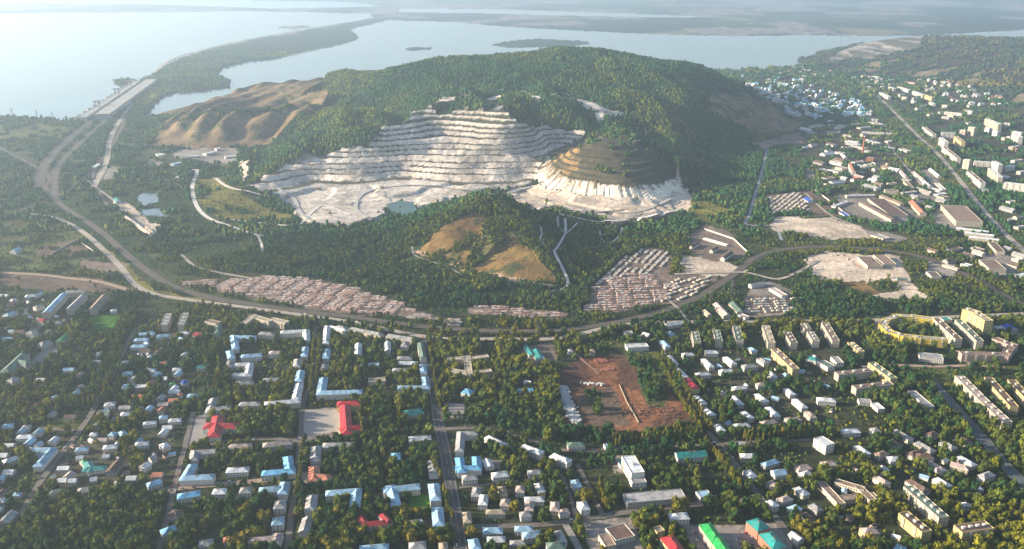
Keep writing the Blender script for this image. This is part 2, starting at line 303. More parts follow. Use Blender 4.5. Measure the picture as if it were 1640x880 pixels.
def terrain_mat():
    m = mat('terrain', vcol='Col', var=.28, sc=.012, rough=.95, spec=.05)
    nt = m.node_tree; N = nt.nodes; L = nt.links; b = N['Principled BSDF']; base = b.inputs['Base Color'].links[0].from_socket
    tc = N['Texture Coordinate']
    n2 = N.new('ShaderNodeTexNoise'); n2.inputs['Scale'].default_value = .11; n2.inputs['Detail'].default_value = 6; L.new(tc.outputs['Object'], n2.inputs['Vector'])
    f2 = math_node(nt, 'MULTIPLY_ADD', n2.outputs['Fac'], 1.3, .35)
    v = N.new('ShaderNodeVectorMath'); v.operation = 'SCALE'; L.new(base, v.inputs[0]); L.new(f2, v.inputs['Scale'])
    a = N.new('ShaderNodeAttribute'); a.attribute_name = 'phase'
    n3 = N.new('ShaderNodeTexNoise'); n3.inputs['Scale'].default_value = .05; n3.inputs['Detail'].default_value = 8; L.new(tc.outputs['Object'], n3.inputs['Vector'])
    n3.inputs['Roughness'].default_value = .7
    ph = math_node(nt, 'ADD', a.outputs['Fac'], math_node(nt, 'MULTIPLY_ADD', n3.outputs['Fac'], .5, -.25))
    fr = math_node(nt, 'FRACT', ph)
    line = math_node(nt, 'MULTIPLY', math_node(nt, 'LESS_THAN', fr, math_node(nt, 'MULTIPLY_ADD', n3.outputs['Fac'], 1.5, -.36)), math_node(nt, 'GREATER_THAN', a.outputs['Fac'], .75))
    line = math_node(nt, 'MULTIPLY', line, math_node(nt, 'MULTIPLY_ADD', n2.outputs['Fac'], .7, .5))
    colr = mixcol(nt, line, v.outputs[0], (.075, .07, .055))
    L.new(colr, b.inputs['Base Color'])
    bp = N.new('ShaderNodeBump'); bp.inputs['Distance'].default_value = 2.5; bp.inputs['Strength'].default_value = .8
    L.new(n2.outputs['Fac'], bp.inputs['Height']); L.new(bp.outputs[0], b.inputs['Normal'])
    return m
def wall_mat(name, col, windows=True, uu=3.1, vv=3.0, lean=0):
    key = 'wall_' + name + ('_windows' if windows else '')
    if key in MAT: return MAT[key]
    m = mat(key, col, rough=.9, spec=.1, var=.10, sc=.3)
    if windows:
        nt = m.node_tree; N = nt.nodes; L = nt.links; b = N['Principled BSDF']; base = b.inputs['Base Color'].links[0].from_socket
        uv = N.new('ShaderNodeUVMap'); sp = N.new('ShaderNodeSeparateXYZ'); L.new(uv.outputs[0], sp.inputs[0])
        fu = math_node(nt, 'FRACT', math_node(nt, 'DIVIDE', sp.outputs[0], uu)); fv = math_node(nt, 'FRACT', math_node(nt, 'DIVIDE', sp.outputs[1], vv))
        iu = math_node(nt, 'LESS_THAN', math_node(nt, 'ABSOLUTE', math_node(nt, 'SUBTRACT', fu, .5)), .23)
        iv = math_node(nt, 'LESS_THAN', math_node(nt, 'ABSOLUTE', math_node(nt, 'SUBTRACT', fv, .5)), .27)
        w = math_node(nt, 'MULTIPLY', iu, iv)
        L.new(mixcol(nt, w, base, (.035, .045, .055)), b.inputs['Base Color'])
        L.new(math_node(nt, 'MULTIPLY_ADD', w, -.65, .9), b.inputs['Roughness'])
    return m
# ------------------------------------------------------------------ mesh helpers
def mesh_obj(name, V, Fc, mats, parent=None, loc=(0, 0, 0), mi=None, uvs=None, smooth_=False, link=True):
    me = bpy.data.meshes.new(name)
    me.from_pydata([tuple(v) for v in V], [], [tuple(f) for f in Fc])
    for m in (mats if isinstance(mats, (list, tuple)) else [mats]): me.materials.append(m)
    if mi is not None: me.polygons.foreach_set('material_index', mi)
    if uvs is not None:
        l = me.uv_layers.new(name='UVMap'); l.data.foreach_set('uv', np.array(uvs, np.float32).ravel())
    if smooth_: me.polygons.foreach_set('use_smooth', [True] * len(me.polygons))
    o = bpy.data.objects.new(name, me)
    if link: S.collection.objects.link(o)
    o.location = loc
    if parent: o.parent = parent
    return o
def np_mesh(name, V, Fc, mat_, col=None, smooth_=False, extra=None):
    """V (n,3), Fc (m,k)"""
    me = bpy.data.meshes.new(name); n, k = Fc.shape
    me.vertices.add(len(V)); me.vertices.foreach_set('co', V.astype(np.float32).ravel())
    me.loops.add(n * k); me.loops.foreach_set('vertex_index', Fc.astype(np.int32).ravel())
    me.polygons.add(n); me.polygons.foreach_set('loop_start', np.arange(0, n * k, k, dtype=np.int32)); me.polygons.foreach_set('loop_total', np.full(n, k, np.int32))
    me.polygons.foreach_set('use_smooth', np.full(n, smooth_, bool))
    me.update(calc_edges=True)
    if col is not None:
        a = me.color_attributes.new('Col', 'FLOAT_COLOR', 'POINT'); c4 = np.ones((len(V), 4), np.float32); c4[:, :3] = col; a.data.foreach_set('color', c4.ravel())
    for nm, val in (extra or {}).items():
        a = me.attributes.new(nm, 'FLOAT', 'POINT'); a.data.foreach_set('value', val.astype(np.float32).ravel())
    me.materials.append(mat_); o = bpy.data.objects.new(name, me); S.collection.objects.link(o); return o
def tag(o, label=None, cat=None, group=None, kind=None):
    if label: o['label'] = label
    if cat: o['category'] = cat
    if group: o['group'] = group
    if kind: o['kind'] = kind
    return o
def empty(name, loc, rz=0):
    o = bpy.data.objects.new(name, None); S.collection.objects.link(o); o.location = loc; o.rotation_euler = (0, 0, rz); o.empty_display_size = 2; return o
# ------------------------------------------------------------------ terrain mesh
nr, nc = GX.shape
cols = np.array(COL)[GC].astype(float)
big = fbm(GX, GY, 300, 4, 51)[..., None]; fine = fbm(GX, GY, 30, 3, 57)[..., None]
cols = cols * (.72 + .56 * big) * (.8 + .4 * fine)
farm = (GC == G_FAR) & (GY > 5200)
fld = vn(GX / 900 + fbm(GX, GY, 1500, 2, 3) * 3, GY / 1600, 61); twn = fbm(GX, GY * .5, 700, 4, 77)
fcol = np.where(fld[..., None] > .62, (.17, .165, .10), np.where(fld[..., None] > .4, (.06, .085, .04), (.035, .055, .03)))
fcol = np.where(((twn > .56) & (GY > 9000))[..., None], np.array((.20, .18, .17)) * (.4 + 1.2 * vn(GX / 60, GY / 140, 9)[..., None]), fcol)
cols = np.where(farm[..., None], fcol * (.7 + .6 * fine), cols)
# bare hills: pinkish worn patches and darker grass
tn = fbm(GX, GY, 120, 3, 71)
cols = np.where(((GC == G_TAN) & (tn > .58))[..., None], np.array((.21, .15, .085)), cols)
cols = np.where(((GC == G_TAN) & (GY < 2300))[..., None], cols * np.array((1.05, .97, .66)), cols)
sc_ = fbm(GX, GY, 26, 4, 72); cols = np.where(((GC == G_TAN) & (sc_ > np.where(GY < 2300, .66, .61)))[..., None], np.array((.07, .075, .03)), cols)
# chalky cone skirt: darker runnels of spoil
ang = np.arctan2(GY - CONE[1], GX - CONE[0]); st = vn(ang * 60 + .01 * GZ, GZ * .02, 5)
rad = np.hypot(GX - CONE[0], GY - CONE[1])
cols = np.where(((GC == G_SKIRT) & (st * .9 + (GZ - 20) / 60 > .78))[..., None], np.array((.22, .17, .11)), cols)
cols = np.where(((GC == G_CONE) & (fbm(GX, GY, 60, 3, 19) + (CONE[0] - 30 - GX) / 300 > .78))[..., None], np.array((.24, .16, .07)), cols)
fl = fbm(GX, GY, 130, 4, 83)
cols = np.where(((GC == G_QUARRY) & (GB < 9) & (fl > .58))[..., None], np.array((.50, .45, .42)), cols)
cols = np.where(((GC == G_RED) & (fl + (GX - 180) / 700 > .6))[..., None], np.array((.21, .095, .052)), cols)
stq = fbm(GX + .2 * GY, GY * .12, 22, 3, 88)
cols = np.where(((GC == G_QUARRY) & (GB >= 9))[..., None], cols * (.62 + .7 * stq)[..., None] * np.array((1, .97, .95)), cols)
fp_ = GP - np.floor(GP); up_ = smooth(70, 150, GB) * .35; cols = np.where(((GC == G_QUARRY) & (GB >= 9) & (fp_ < .28 + up_ + .25 * (stq - .5)))[..., None], np.array((.075, .08, .045)), cols)
flb = fbm(GX, GY, 230, 3, 89); band = np.abs((flb * 14) % 1 - .5)
cl_ = vn((GX + .3 * GY) / 38, GY / 400, 6)
cols = np.where(((GC == G_CLIFF) & (cl_ > .5))[..., None], np.array((.10, .095, .07)), cols)
cols = np.where((((GC == G_QUARRY) & (GB < 9)) | ((GC == G_SAND) & (GY > 1900)))[..., None] & (band > .40)[..., None], cols * .72, cols)
idx = np.arange(nr * nc).reshape(nr, nc)
Fq = np.stack([idx[:-1, :-1], idx[:-1, 1:], idx[1:, 1:], idx[1:, :-1]], -1).reshape(-1, 4)
V = np.stack([GX, GY, GZ], -1).reshape(-1, 3)
ter = np_mesh('terrain', V, Fq, terrain_mat(), cols.reshape(-1, 3), False, {'phase': GP.reshape(-1)})
tag(ter, kind='structure')
wm = mat('water', (.12, .16, .18), rough=.12, spec=.5, var=.15, sc=.002, bump=0)
nt = wm.node_tree; wv = nt.nodes.new('ShaderNodeTexNoise'); wv.inputs['Scale'].default_value = .03; wv.inputs['Detail'].default_value = 8
nt.links.new(nt.nodes['Texture Coordinate'].outputs['Object'], wv.inputs['Vector']); bp = nt.nodes.new('ShaderNodeBump'); bp.inputs['Distance'].default_value = .8; bp.inputs['Strength'].default_value = .12
nt.links.new(wv.outputs['Fac'], bp.inputs['Height']); nt.links.new(bp.outputs[0], nt.nodes['Principled BSDF'].inputs['Normal'])
o = mesh_obj('water', [(-78000, 1500, -2), (78000, 1500, -2), (78000, 61000, -2), (-78000, 61000, -2)], [(0, 1, 2, 3)], wm); tag(o, kind='structure')
o = mesh_obj('ground', [(-78000, -2500, -9), (78000, -2500, -9), (78000, 62500, -9), (-78000, 62500, -9)], [(0, 1, 2, 3)], mat('plain', (.05, .06, .03))); tag(o, kind='structure')
# quarry pond
def flat_patch(name, pts, dz, m, label=None, cat=None, kind='structure', zfix=None):
    p = np.array([float(t) for t in pts.replace(' ', ',').split(',')]).reshape(-1, 2); X, Y, Z = ground(p[:, 0], p[:, 1]); z = float(np.max(Z)) + dz if zfix is None else zfix
    o = mesh_obj(name, [(a, b, z) for a, b in zip(X, Y)], [tuple(range(len(X)))], m); tag(o, label, cat, None, kind); return o
flat_patch('pond_water', '618,337 640,331 662,332 668,338 655,345 632,347', .6, mat('pond', (.05, .11, .09), rough=.2, spec=.5))
# ------------------------------------------------------------------ occupancy (keeps trees off buildings and roads)
OX, OY, OC = -2600.0, 700.0, 2.0
occ = np.zeros((1800, 2500), bool)          # rows: Y 700..3100, cols: X -1500..1500
def mark_seg(ax, ay, bx, by, r):
    n = int(math.hypot(bx - ax, by - ay) / 2) + 2; k = int(math.ceil(r / OC))
    for t in np.linspace(0, 1, n):
        i = int((ay + (by - ay) * t - OY) / OC); j = int((ax + (bx - ax) * t - OX) / OC)
        if 0 <= i < 1800 and 0 <= j < 2500: occ[max(0, i - k):i + k + 1, max(0, j - k):j + k + 1] = True
def occupied(X, Y):
    i = ((np.asarray(Y) - OY) / OC).astype(int); j = ((np.asarray(X) - OX) / OC).astype(int)
    ok = (i >= 0) & (i < 1800) & (j >= 0) & (j < 2500)
    return ok & occ[np.clip(i, 0, 1799), np.clip(j, 0, 2499)]
# ------------------------------------------------------------------ roads
M_ASPH = mat('asphalt', (.075, .075, .08), var=.15, sc=.05); M_PALE = mat('pale_road', (.36, .31, .26), var=.2, sc=.05)
M_WHITE = mat('chalk_road', (.62, .57, .52), var=.12, sc=.05); M_RAIL = mat('ballast', (.10, .085, .07), var=.2, sc=.1)
M_PAINT = mat('road_paint', (.7, .7, .68)); M_STEEL = mat('rail_steel', (.25, .2, .18), rough=.5)
M_KERB = mat('kerb', (.16, .155, .145), var=.1); M_STREET = mat('street', (.15, .13, .115), var=.2, sc=.05)
ROADPTS = []
def road(name, pts, w, m, dz=.5, step=12, kerb=False, line=False, rails=0, gap=4.2, on=True):
    p = np.array([float(t) for t in pts.replace(' ', ',').split(',')]).reshape(-1, 2)
    t = np.arange(len(p)); n = max(8, int(len(p) * 6)); ts = np.linspace(0, len(p) - 1, n)
    def cr(c):   # Catmull-Rom
        e = np.concatenate([[2 * c[0] - c[1]], c, [2 * c[-1] - c[-2]]]); i = np.minimum(ts.astype(int), len(c) - 2); f = ts - i
        a, b, d, g = e[i], e[i + 1], e[i + 2], e[i + 3]
        return .5 * (2 * b + (d - a) * f + (2 * a - 5 * b + 4 * d - g) * f * f + (3 * b - a - 3 * d + g) * f ** 3)
    X, Y, Z = ground(cr(p[:, 0]), cr(p[:, 1]))
    L = np.concatenate([[0], np.cumsum(np.hypot(np.diff(X), np.diff(Y)))]); s = np.linspace(0, L[-1], max(4, int(L[-1] / step)))
    X = np.interp(s, L, X); Y = np.interp(s, L, Y)
    tx, ty = np.gradient(X), np.gradient(Y); q = np.hypot(tx, ty) + 1e-9; nx, ny = -ty / q, tx / q
    def strip(nm, a, b, up, mm, skip=None):
        VX = []; 
        za = height(X + nx * a, Y + ny * a); zb = height(X + nx * b, Y + ny * b); zc = height(X, Y)
        z = np.maximum(np.maximum(za, zb), zc) + up
        if on: z = np.where(z < 3, np.maximum(z, up), z)
        for i in range(len(X)):
            VX.append((X[i] + nx[i] * a, Y[i] + ny[i] * a, z[i])); VX.append((X[i] + nx[i] * b, Y[i] + ny[i] * b, z[i]))
        Fc = [(2 * i, 2 * i + 1, 2 * i + 3, 2 * i + 2) for i in range(len(X) - 1) if not (skip and i % 2)]
        o = mesh_obj(nm, VX, Fc, mm); tag(o, kind='structure'); return o
    strip(name, w / 2, -w / 2, dz, m)
    if kerb:
        strip('pavement', w / 2 + 2, w / 2, dz + .13, M_KERB); strip('pavement', -w / 2, -w / 2 - 2, dz + .13, M_KERB)
    if line: strip('road_marking', .12, -.12, dz + .02, M_PAINT, True)
    for k in range(rails):
        c0 = (k - (rails - 1) / 2) * gap
        strip('rail', c0 + .85, c0 + .65, dz + .25, M_STEEL); strip('rail', c0 - .65, c0 - .85, dz + .25, M_STEEL)
    for i in range(len(X) - 1): mark_seg(X[i], Y[i], X[i + 1], Y[i + 1], w / 2 + (1.5 if kerb else .8))
    ROADPTS.append((name, X, Y, tx / q, ty / q, w))
zz = [0]
def rz(base): zz[0] += .012; return base + zz[0]
road('road', '676,546 690,600 697,640 703,680 712,720 722,780 735,860 742,920', 11, M_ASPH, rz(.3), kerb=True, line=True)
road('road', '505,522 503,600 486,645 481,705 474,770 466,830 458,900', 7, M_STREET, rz(.3))
road('road', '255,786 330,778 400,772 476,764', 10, mat('pinkroad', (.27, .20, .155)), rz(.3))
road('road', '300,716 420,703 480,706 560,692 700,688 760,686 800,692 850,706 890,720 940,722 1000,718 1130,712 1300,705', 8, M_STREET, rz(.3))
road('road', '45,343 90,350 130,370 165,400 195,430 215,455 250,472 350,487 470,503 560,516 690,541 790,543 892,542 1000,520 1100,516 1250,515 1400,513 1640,503 1760,500', 13, M_PALE, rz(.3), line=False)
road('road', '0,437 60,440 110,446 160,452 210,466', 11, mat('earth_road', (.33, .24, .18)), rz(.3))
road('railway', '-200,140 60,270 72,300 100,330 160,370 230,430 300,468 420,491 560,508 700,526 850,531 950,523 1050,502 1120,475 1175,440 1220,408 1300,396 1400,400 1480,413 1560,447 1640,490 1800,560', 17, M_RAIL, rz(.5), rails=3)
road('railway', '-60,368 0,350 40,335 110,305 160,260 190,215 200,190', 14, M_RAIL, rz(.5), rails=2)
road('road', '1328,128 1350,136 1400,152 1432,180 1470,218 1500,245 1530,280 1565,325 1600,365 1640,402 1720,470', 15, M_PALE, rz(.3), line=True)
road('road', '1420,230 1470,290 1478,300', 9, M_PALE, rz(.3))
road('road', '1490,610 1530,655 1575,705 1600,735 1640,778 1700,840', 14, mat('blue_asphalt', (.10, .12, .14)), rz(.3), kerb=True)
road('quarry_road', '282,285 315,272 308,300 315,330 335,350 375,365 412,377 430,378', 11, M_WHITE, rz(.3))
road('quarry_road', '345,286 365,300 400,308 430,316', 10, M_WHITE, rz(.3))
road('quarry_road', '370,352 420,358 470,362 500,358', 9, M_WHITE, rz(.3))
road('quarry_road', '412,377 419,392 420,408', 6, M_WHITE, rz(.3))
road('quarry_road', '905,350 905,375 892,398 888,405 898,425 909,450 905,462 880,468', 6.5, M_WHITE, rz(.5))
road('quarry_road', '893,346 895,365 902,372', 5, M_WHITE, rz(.5))
road('quarry_road', '928,355 915,368 906,376', 5, M_WHITE, rz(.5))
road('quarry_road', '864,361 868,375 865,385 876,396', 4.5, M_WHITE, rz(.5))
road('quarry_road', '960,368 964,385 978,390 992,378 996,366', 5, M_WHITE, rz(.5))
road('quarry_road', '660,396 664,410 690,420 720,430 740,442', 5, M_PALE, rz(.5))
road('quarry_road', '835,145 860,158 870,160', 6, M_WHITE, rz(.9))
road('quarry_road', '890,151 905,150 925,162 950,174 975,180 995,179', 7, M_WHITE, rz(.9))
road('quarry_road', '770,150 795,147 810,142', 5, M_WHITE, rz(.9))
road('quarry_road', '930,216 975,214 990,210 1025,205 1035,210 1030,222 1012,230', 5, M_PALE, rz(.9))
road('quarry_road', '480,362 500,340 520,330 560,345', 9, M_WHITE, rz(.9))
road('quarry_road', '850,335 900,345 970,357 1040,352 1090,335', 10, M_WHITE, rz(.9))
road('path', '655,120 600,120', 4, M_PALE, rz(.9))
road('road', '1228,240 1222,270 1210,310 1200,345 1196,360 1240,364 1252,385', 8, mat('bluish_road', (.25, .27, .30)), rz(.3))
road('road', '1080,440 1140,438 1190,437 1215,442 1245,448 1275,438 1310,418', 9, M_PALE, rz(.8))
road('street', '30,830 70,765 135,680 175,610 200,560 218,525', 8, M_STREET, rz(.3))
road('street', '250,900 268,830 282,770 300,700 310,660', 7, M_STREET, rz(.3))
road('street', '740,845 830,843 900,838 1000,822 1100,810 1210,800', 9, M_STREET, rz(.3))
road('street', '925,745 945,785 968,832', 6, M_STREET, rz(.3))
road('street', '898,760 915,800 924,838', 5, M_STREET, rz(.3))
road('street', '905,840 925,875 935,900', 8, mat('street_pale', (.26, .24, .22)), rz(.3))
road('street', '1130,690 1165,728 1215,795 1290,890', 9, M_STREET, rz(.3))
road('street', '735,782 800,775 830,772', 5, M_STREET, rz(.3))
road('street', '120,690 80,688 60,686', 6, M_STREET, rz(.3))
road('street', '1380,588 1440,586 1500,588 1560,586 1610,590', 8, mat('pinkroad2', (.34, .25, .20)), rz(.3))
road('street', '1532,562 1548,578 1556,587', 8, mat('pinkroad3', (.34, .25, .20)), rz(.3))
road('street', '1060,560 1090,610 1130,665 1165,705', 6, M_STREET, rz(.3))
road('street', '1070,480 1090,500 1105,520', 6, M_PALE, rz(.3))
road('street', '905,550 930,575 960,600', 5, mat('dirt_track', (.25, .14, .10)), rz(.3))
road('street', '290,408 320,430 400,446 440,450', 7, M_PALE, rz(.3))
road('street', '140,290 200,335 250,375', 7, M_PALE, rz(.3))
road('street', '1290,310 1330,345 1380,365', 7, M_PALE, rz(.3))
road('railway', '62,300 72,265 105,228 155,188 200,152 228,130', 30, M_RAIL, rz(.5), rails=2)
road('road', '150,300 170,262 176,225 196,188 232,142', 18, M_PALE, rz(.4))
road('road', '172,330 150,290 160,262 210,236', 8, M_STREET, rz(.3))
road('railway', '88,320 92,270 130,228 178,186 214,155', 20, M_RAIL, rz(.5), rails=2)
road('street', '0,300 60,285 120,262 170,250', 7, M_STREET, rz(.3))
road('quarry_road', '440,300 470,318 480,340 500,356', 11, mat('haul_road', (.42, .40, .38)), rz(.8)); road('quarry_road', '850,300 800,312 745,306 680,298 620,300 580,312 570,335 590,350', 11, mat('haul_road', (.42, .40, .38)), rz(.8))
road('quarry_road', '640,345 625,325 610,306', 10, mat('haul_road', (.42, .40, .38)), rz(.8)); road('quarry_road', '830,318 880,332 950,340 1020,340 1075,320', 10, mat('haul_road', (.42, .40, .38)), rz(.8))
# embankment road over the dam
road('road', '140,180 200,150 240,125 275,97 330,80 400,64 480,49 560,36 620,26', 22, M_PALE, rz(.6), step=60, on=True)
flat_patch('plaza', '487,657 545,657 545,704 484,704', .12, mat('plaza', (.34, .31, .29), var=.1, sc=.03))
flat_patch('plaza', '314,668 334,664 330,710 303,712', .13, mat('plaza_grey', (.26, .24, .24), var=.1, sc=.03))
flat_patch('plaza', '714,648 744,646 743,667 716,671', .14, mat('plaza_grey', (.26, .24, .24)))
flat_patch('yard', '72,560 94,555 92,572 44,602 34,596', .15, mat('plaza_grey', (.26, .24, .24)))
# ------------------------------------------------------------------ buildings
ROOF = {'b': ('pale blue', mat('roof_sky_tint', (.28, .45, .60), rough=.45, spec=.5, var=.38, sc=.13, rnd=.16)), 'B': ('bright blue', mat('roof_bright_blue', (.16, .42, .66), rough=.45, spec=.5, var=.38, sc=.13, rnd=.16)),  # pale blue metal roofs: reflected sky is painted into the base colour
        'w': ('white', mat('roof_white', (.58, .60, .63), rough=.5, spec=.4, var=.38, sc=.13, rnd=.16)), 'g': ('grey', mat('roof_grey', (.30, .30, .31), rough=.75, var=.38, sc=.13, rnd=.16)),
        'r': ('red', mat('roof_red', (.34, .018, .025), rough=.5, spec=.4, var=.38, sc=.13, rnd=.16)), 'c': ('crimson', mat('roof_crimson', (.38, .015, .04), rough=.5, spec=.4, var=.38, sc=.13, rnd=.16)),
        'k': ('dark brown', mat('roof_brown', (.13, .085, .07), rough=.85, var=.38, sc=.13, rnd=.16)), 't': ('teal', mat('roof_teal', (.02, .22, .21), rough=.5, spec=.4, var=.38, sc=.13, rnd=.16)),
        'G': ('bright green', mat('roof_green', (.015, .27, .06), rough=.5, spec=.4, var=.38, sc=.13, rnd=.16)), 'd': ('dull green', mat('roof_dull_green', (.10, .16, .13), rough=.7, var=.38, sc=.13, rnd=.16)),
        'y': ('sandy', mat('roof_sandy', (.34, .29, .22), rough=.9, var=.38, sc=.13, rnd=.16)), 'n': ('brown', mat('roof_tar', (.22, .155, .125), rough=.9, var=.38, sc=.13, rnd=.16)),
        's': ('salmon', mat('roof_salmon', (.42, .16, .10), rough=.7, var=.38, sc=.13, rnd=.16)), 'p': ('pinkish grey', mat('roof_pink', (.40, .32, .30), rough=.8, var=.38, sc=.13, rnd=.16)),
        'u': ('deep blue', mat('roof_deep_blue', (.02, .08, .45), rough=.5, spec=.4))}
WALL = {'w': (.62, .58, .54), 'y': (.60, .47, .22), 'Y': (.66, .50, .06), 'c': (.55, .48, .38), 'g': (.36, .35, .34), 'r': (.38, .15, .09), 'p': (.50, .36, .31)}
M_PANE = mat('window_pane', (.03, .04, .05), rough=.15, spec=.6); M_FRAME = mat('window_frame', (.6, .6, .58))
M_CHIM = mat('chimney_brick', (.30, .17, .13)); M_BALC = mat('balcony', (.46, .43, .38), var=.2); M_HEAD = mat('stair_head', (.5, .47, .42))
win_me = None
def window_mesh():
    global win_me
    if win_me is None:
        o = mesh_obj('window', [(-.75, 0, -.95), (.75, 0, -.95), (.75, 0, .95), (-.75, 0, .95), (-.75, -.08, -.95), (.75, -.08, -.95), (.75, -.08, .95), (-.75, -.08, .95), (-.6, -.08, -.8), (.6, -.08, -.8), (.6, -.08, .8), (-.6, -.08, .8), (-.6, -.03, -.8), (.6, -.03, -.8), (.6, -.03, .8), (-.6, -.03, .8)],
                     [(4, 5, 9, 8), (5, 6, 10, 9), (6, 7, 11, 10), (7, 4, 8, 11), (0, 1, 5, 4), (1, 2, 6, 5), (2, 3, 7, 6), (3, 0, 4, 7), (12, 13, 14, 15), (8, 9, 13, 12), (9, 10, 14, 13), (10, 11, 15, 14), (11, 8, 12, 15)],
                     [M_FRAME, M_PANE], mi=[0] * 8 + [1] + [0] * 4, link=False)
        win_me = o.data
    return win_me
BLD = []
def wing_geo(a, b, w, h, roof, W_, R_, z0=-1.5, rise=.5, oh=.55):
    ax, ay = a; bx, by = b; L = math.hypot(bx - ax, by - ay); tx, ty = (bx - ax) / L, (by - ay) / L; nx, ny = -ty, tx; hw = w / 2
    def q(s, n, z): return (ax + tx * s + nx * n, ay + ty * s + ny * n, z)
    c = [(0, -hw), (L, -hw), (L, hw), (0, hw)]
    V, Fc, U = W_; n = len(V)
    for s, k in c: V.append(q(s, k, z0)); 
    for s, k in c: V.append(q(s, k, h))
    per = [L, w, L, w]
    for i in range(4):
        j = (i + 1) % 4; Fc.append((n + i, n + j, n + 4 + j, n + 4 + i)); U += [(0, z0), (per[i], z0), (per[i], h), (0, h)]
    RV, RF = R_; m = len(RV)
    if roof == 'f':
        t = .45; inn = [(t, -hw + t), (L - t, -hw + t), (L - t, hw - t), (t, hw - t)]
        n2 = len(V)
        for s, k in inn: V.append(q(s, k, h))
        for s, k in inn: V.append(q(s, k, h - .7))
        for i in range(4):
            j = (i + 1) % 4; Fc.append((n + 4 + i, n + 4 + j, n2 + j, n2 + i)); U += [(0, 0)] * 4
            Fc.append((n2 + i, n2 + j, n2 + 4 + j, n2 + 4 + i)); U += [(0, 0)] * 4
        for s, k in inn: RV.append(q(s, k, h - .65))
        RF.append((m, m + 1, m + 2, m + 3))
    else:
        H = hw * rise * 2 * .5 + .2; e = h + .05; o = oh
        ins = min(hw, L * .45) if roof == 'h' else -.0
        P8 = [(-o, -hw - o, e - .25), (L + o, -hw - o, e - .25), (L + o, hw + o, e - .25), (-o, hw + o, e - .25), (ins - (o if roof == 'g' else 0), 0, h + hw * rise + .3), (L - ins + (o if roof == 'g' else 0), 0, h + hw * rise + .3)]
        for s, k, z in P8: RV.append(q(s, k, z))
        RF += [(m, m + 1, m + 5, m + 4), (m + 2, m + 3, m + 4, m + 5), (m + 1, m + 2, m + 5), (m + 3, m, m + 4), (m, m + 3, m + 2, m + 1)]
        if roof == 'g':
            RF[-3:-1] = []
            for s in (0, L):
                n2 = len(V); V += [q(s, -hw, h), q(s, hw, h), q(s, 0, h + hw * rise)]; Fc.append((n2, n2 + 1, n2 + 2)); U += [(0, 0)] * 3
    return L, (tx, ty), (nx, ny)
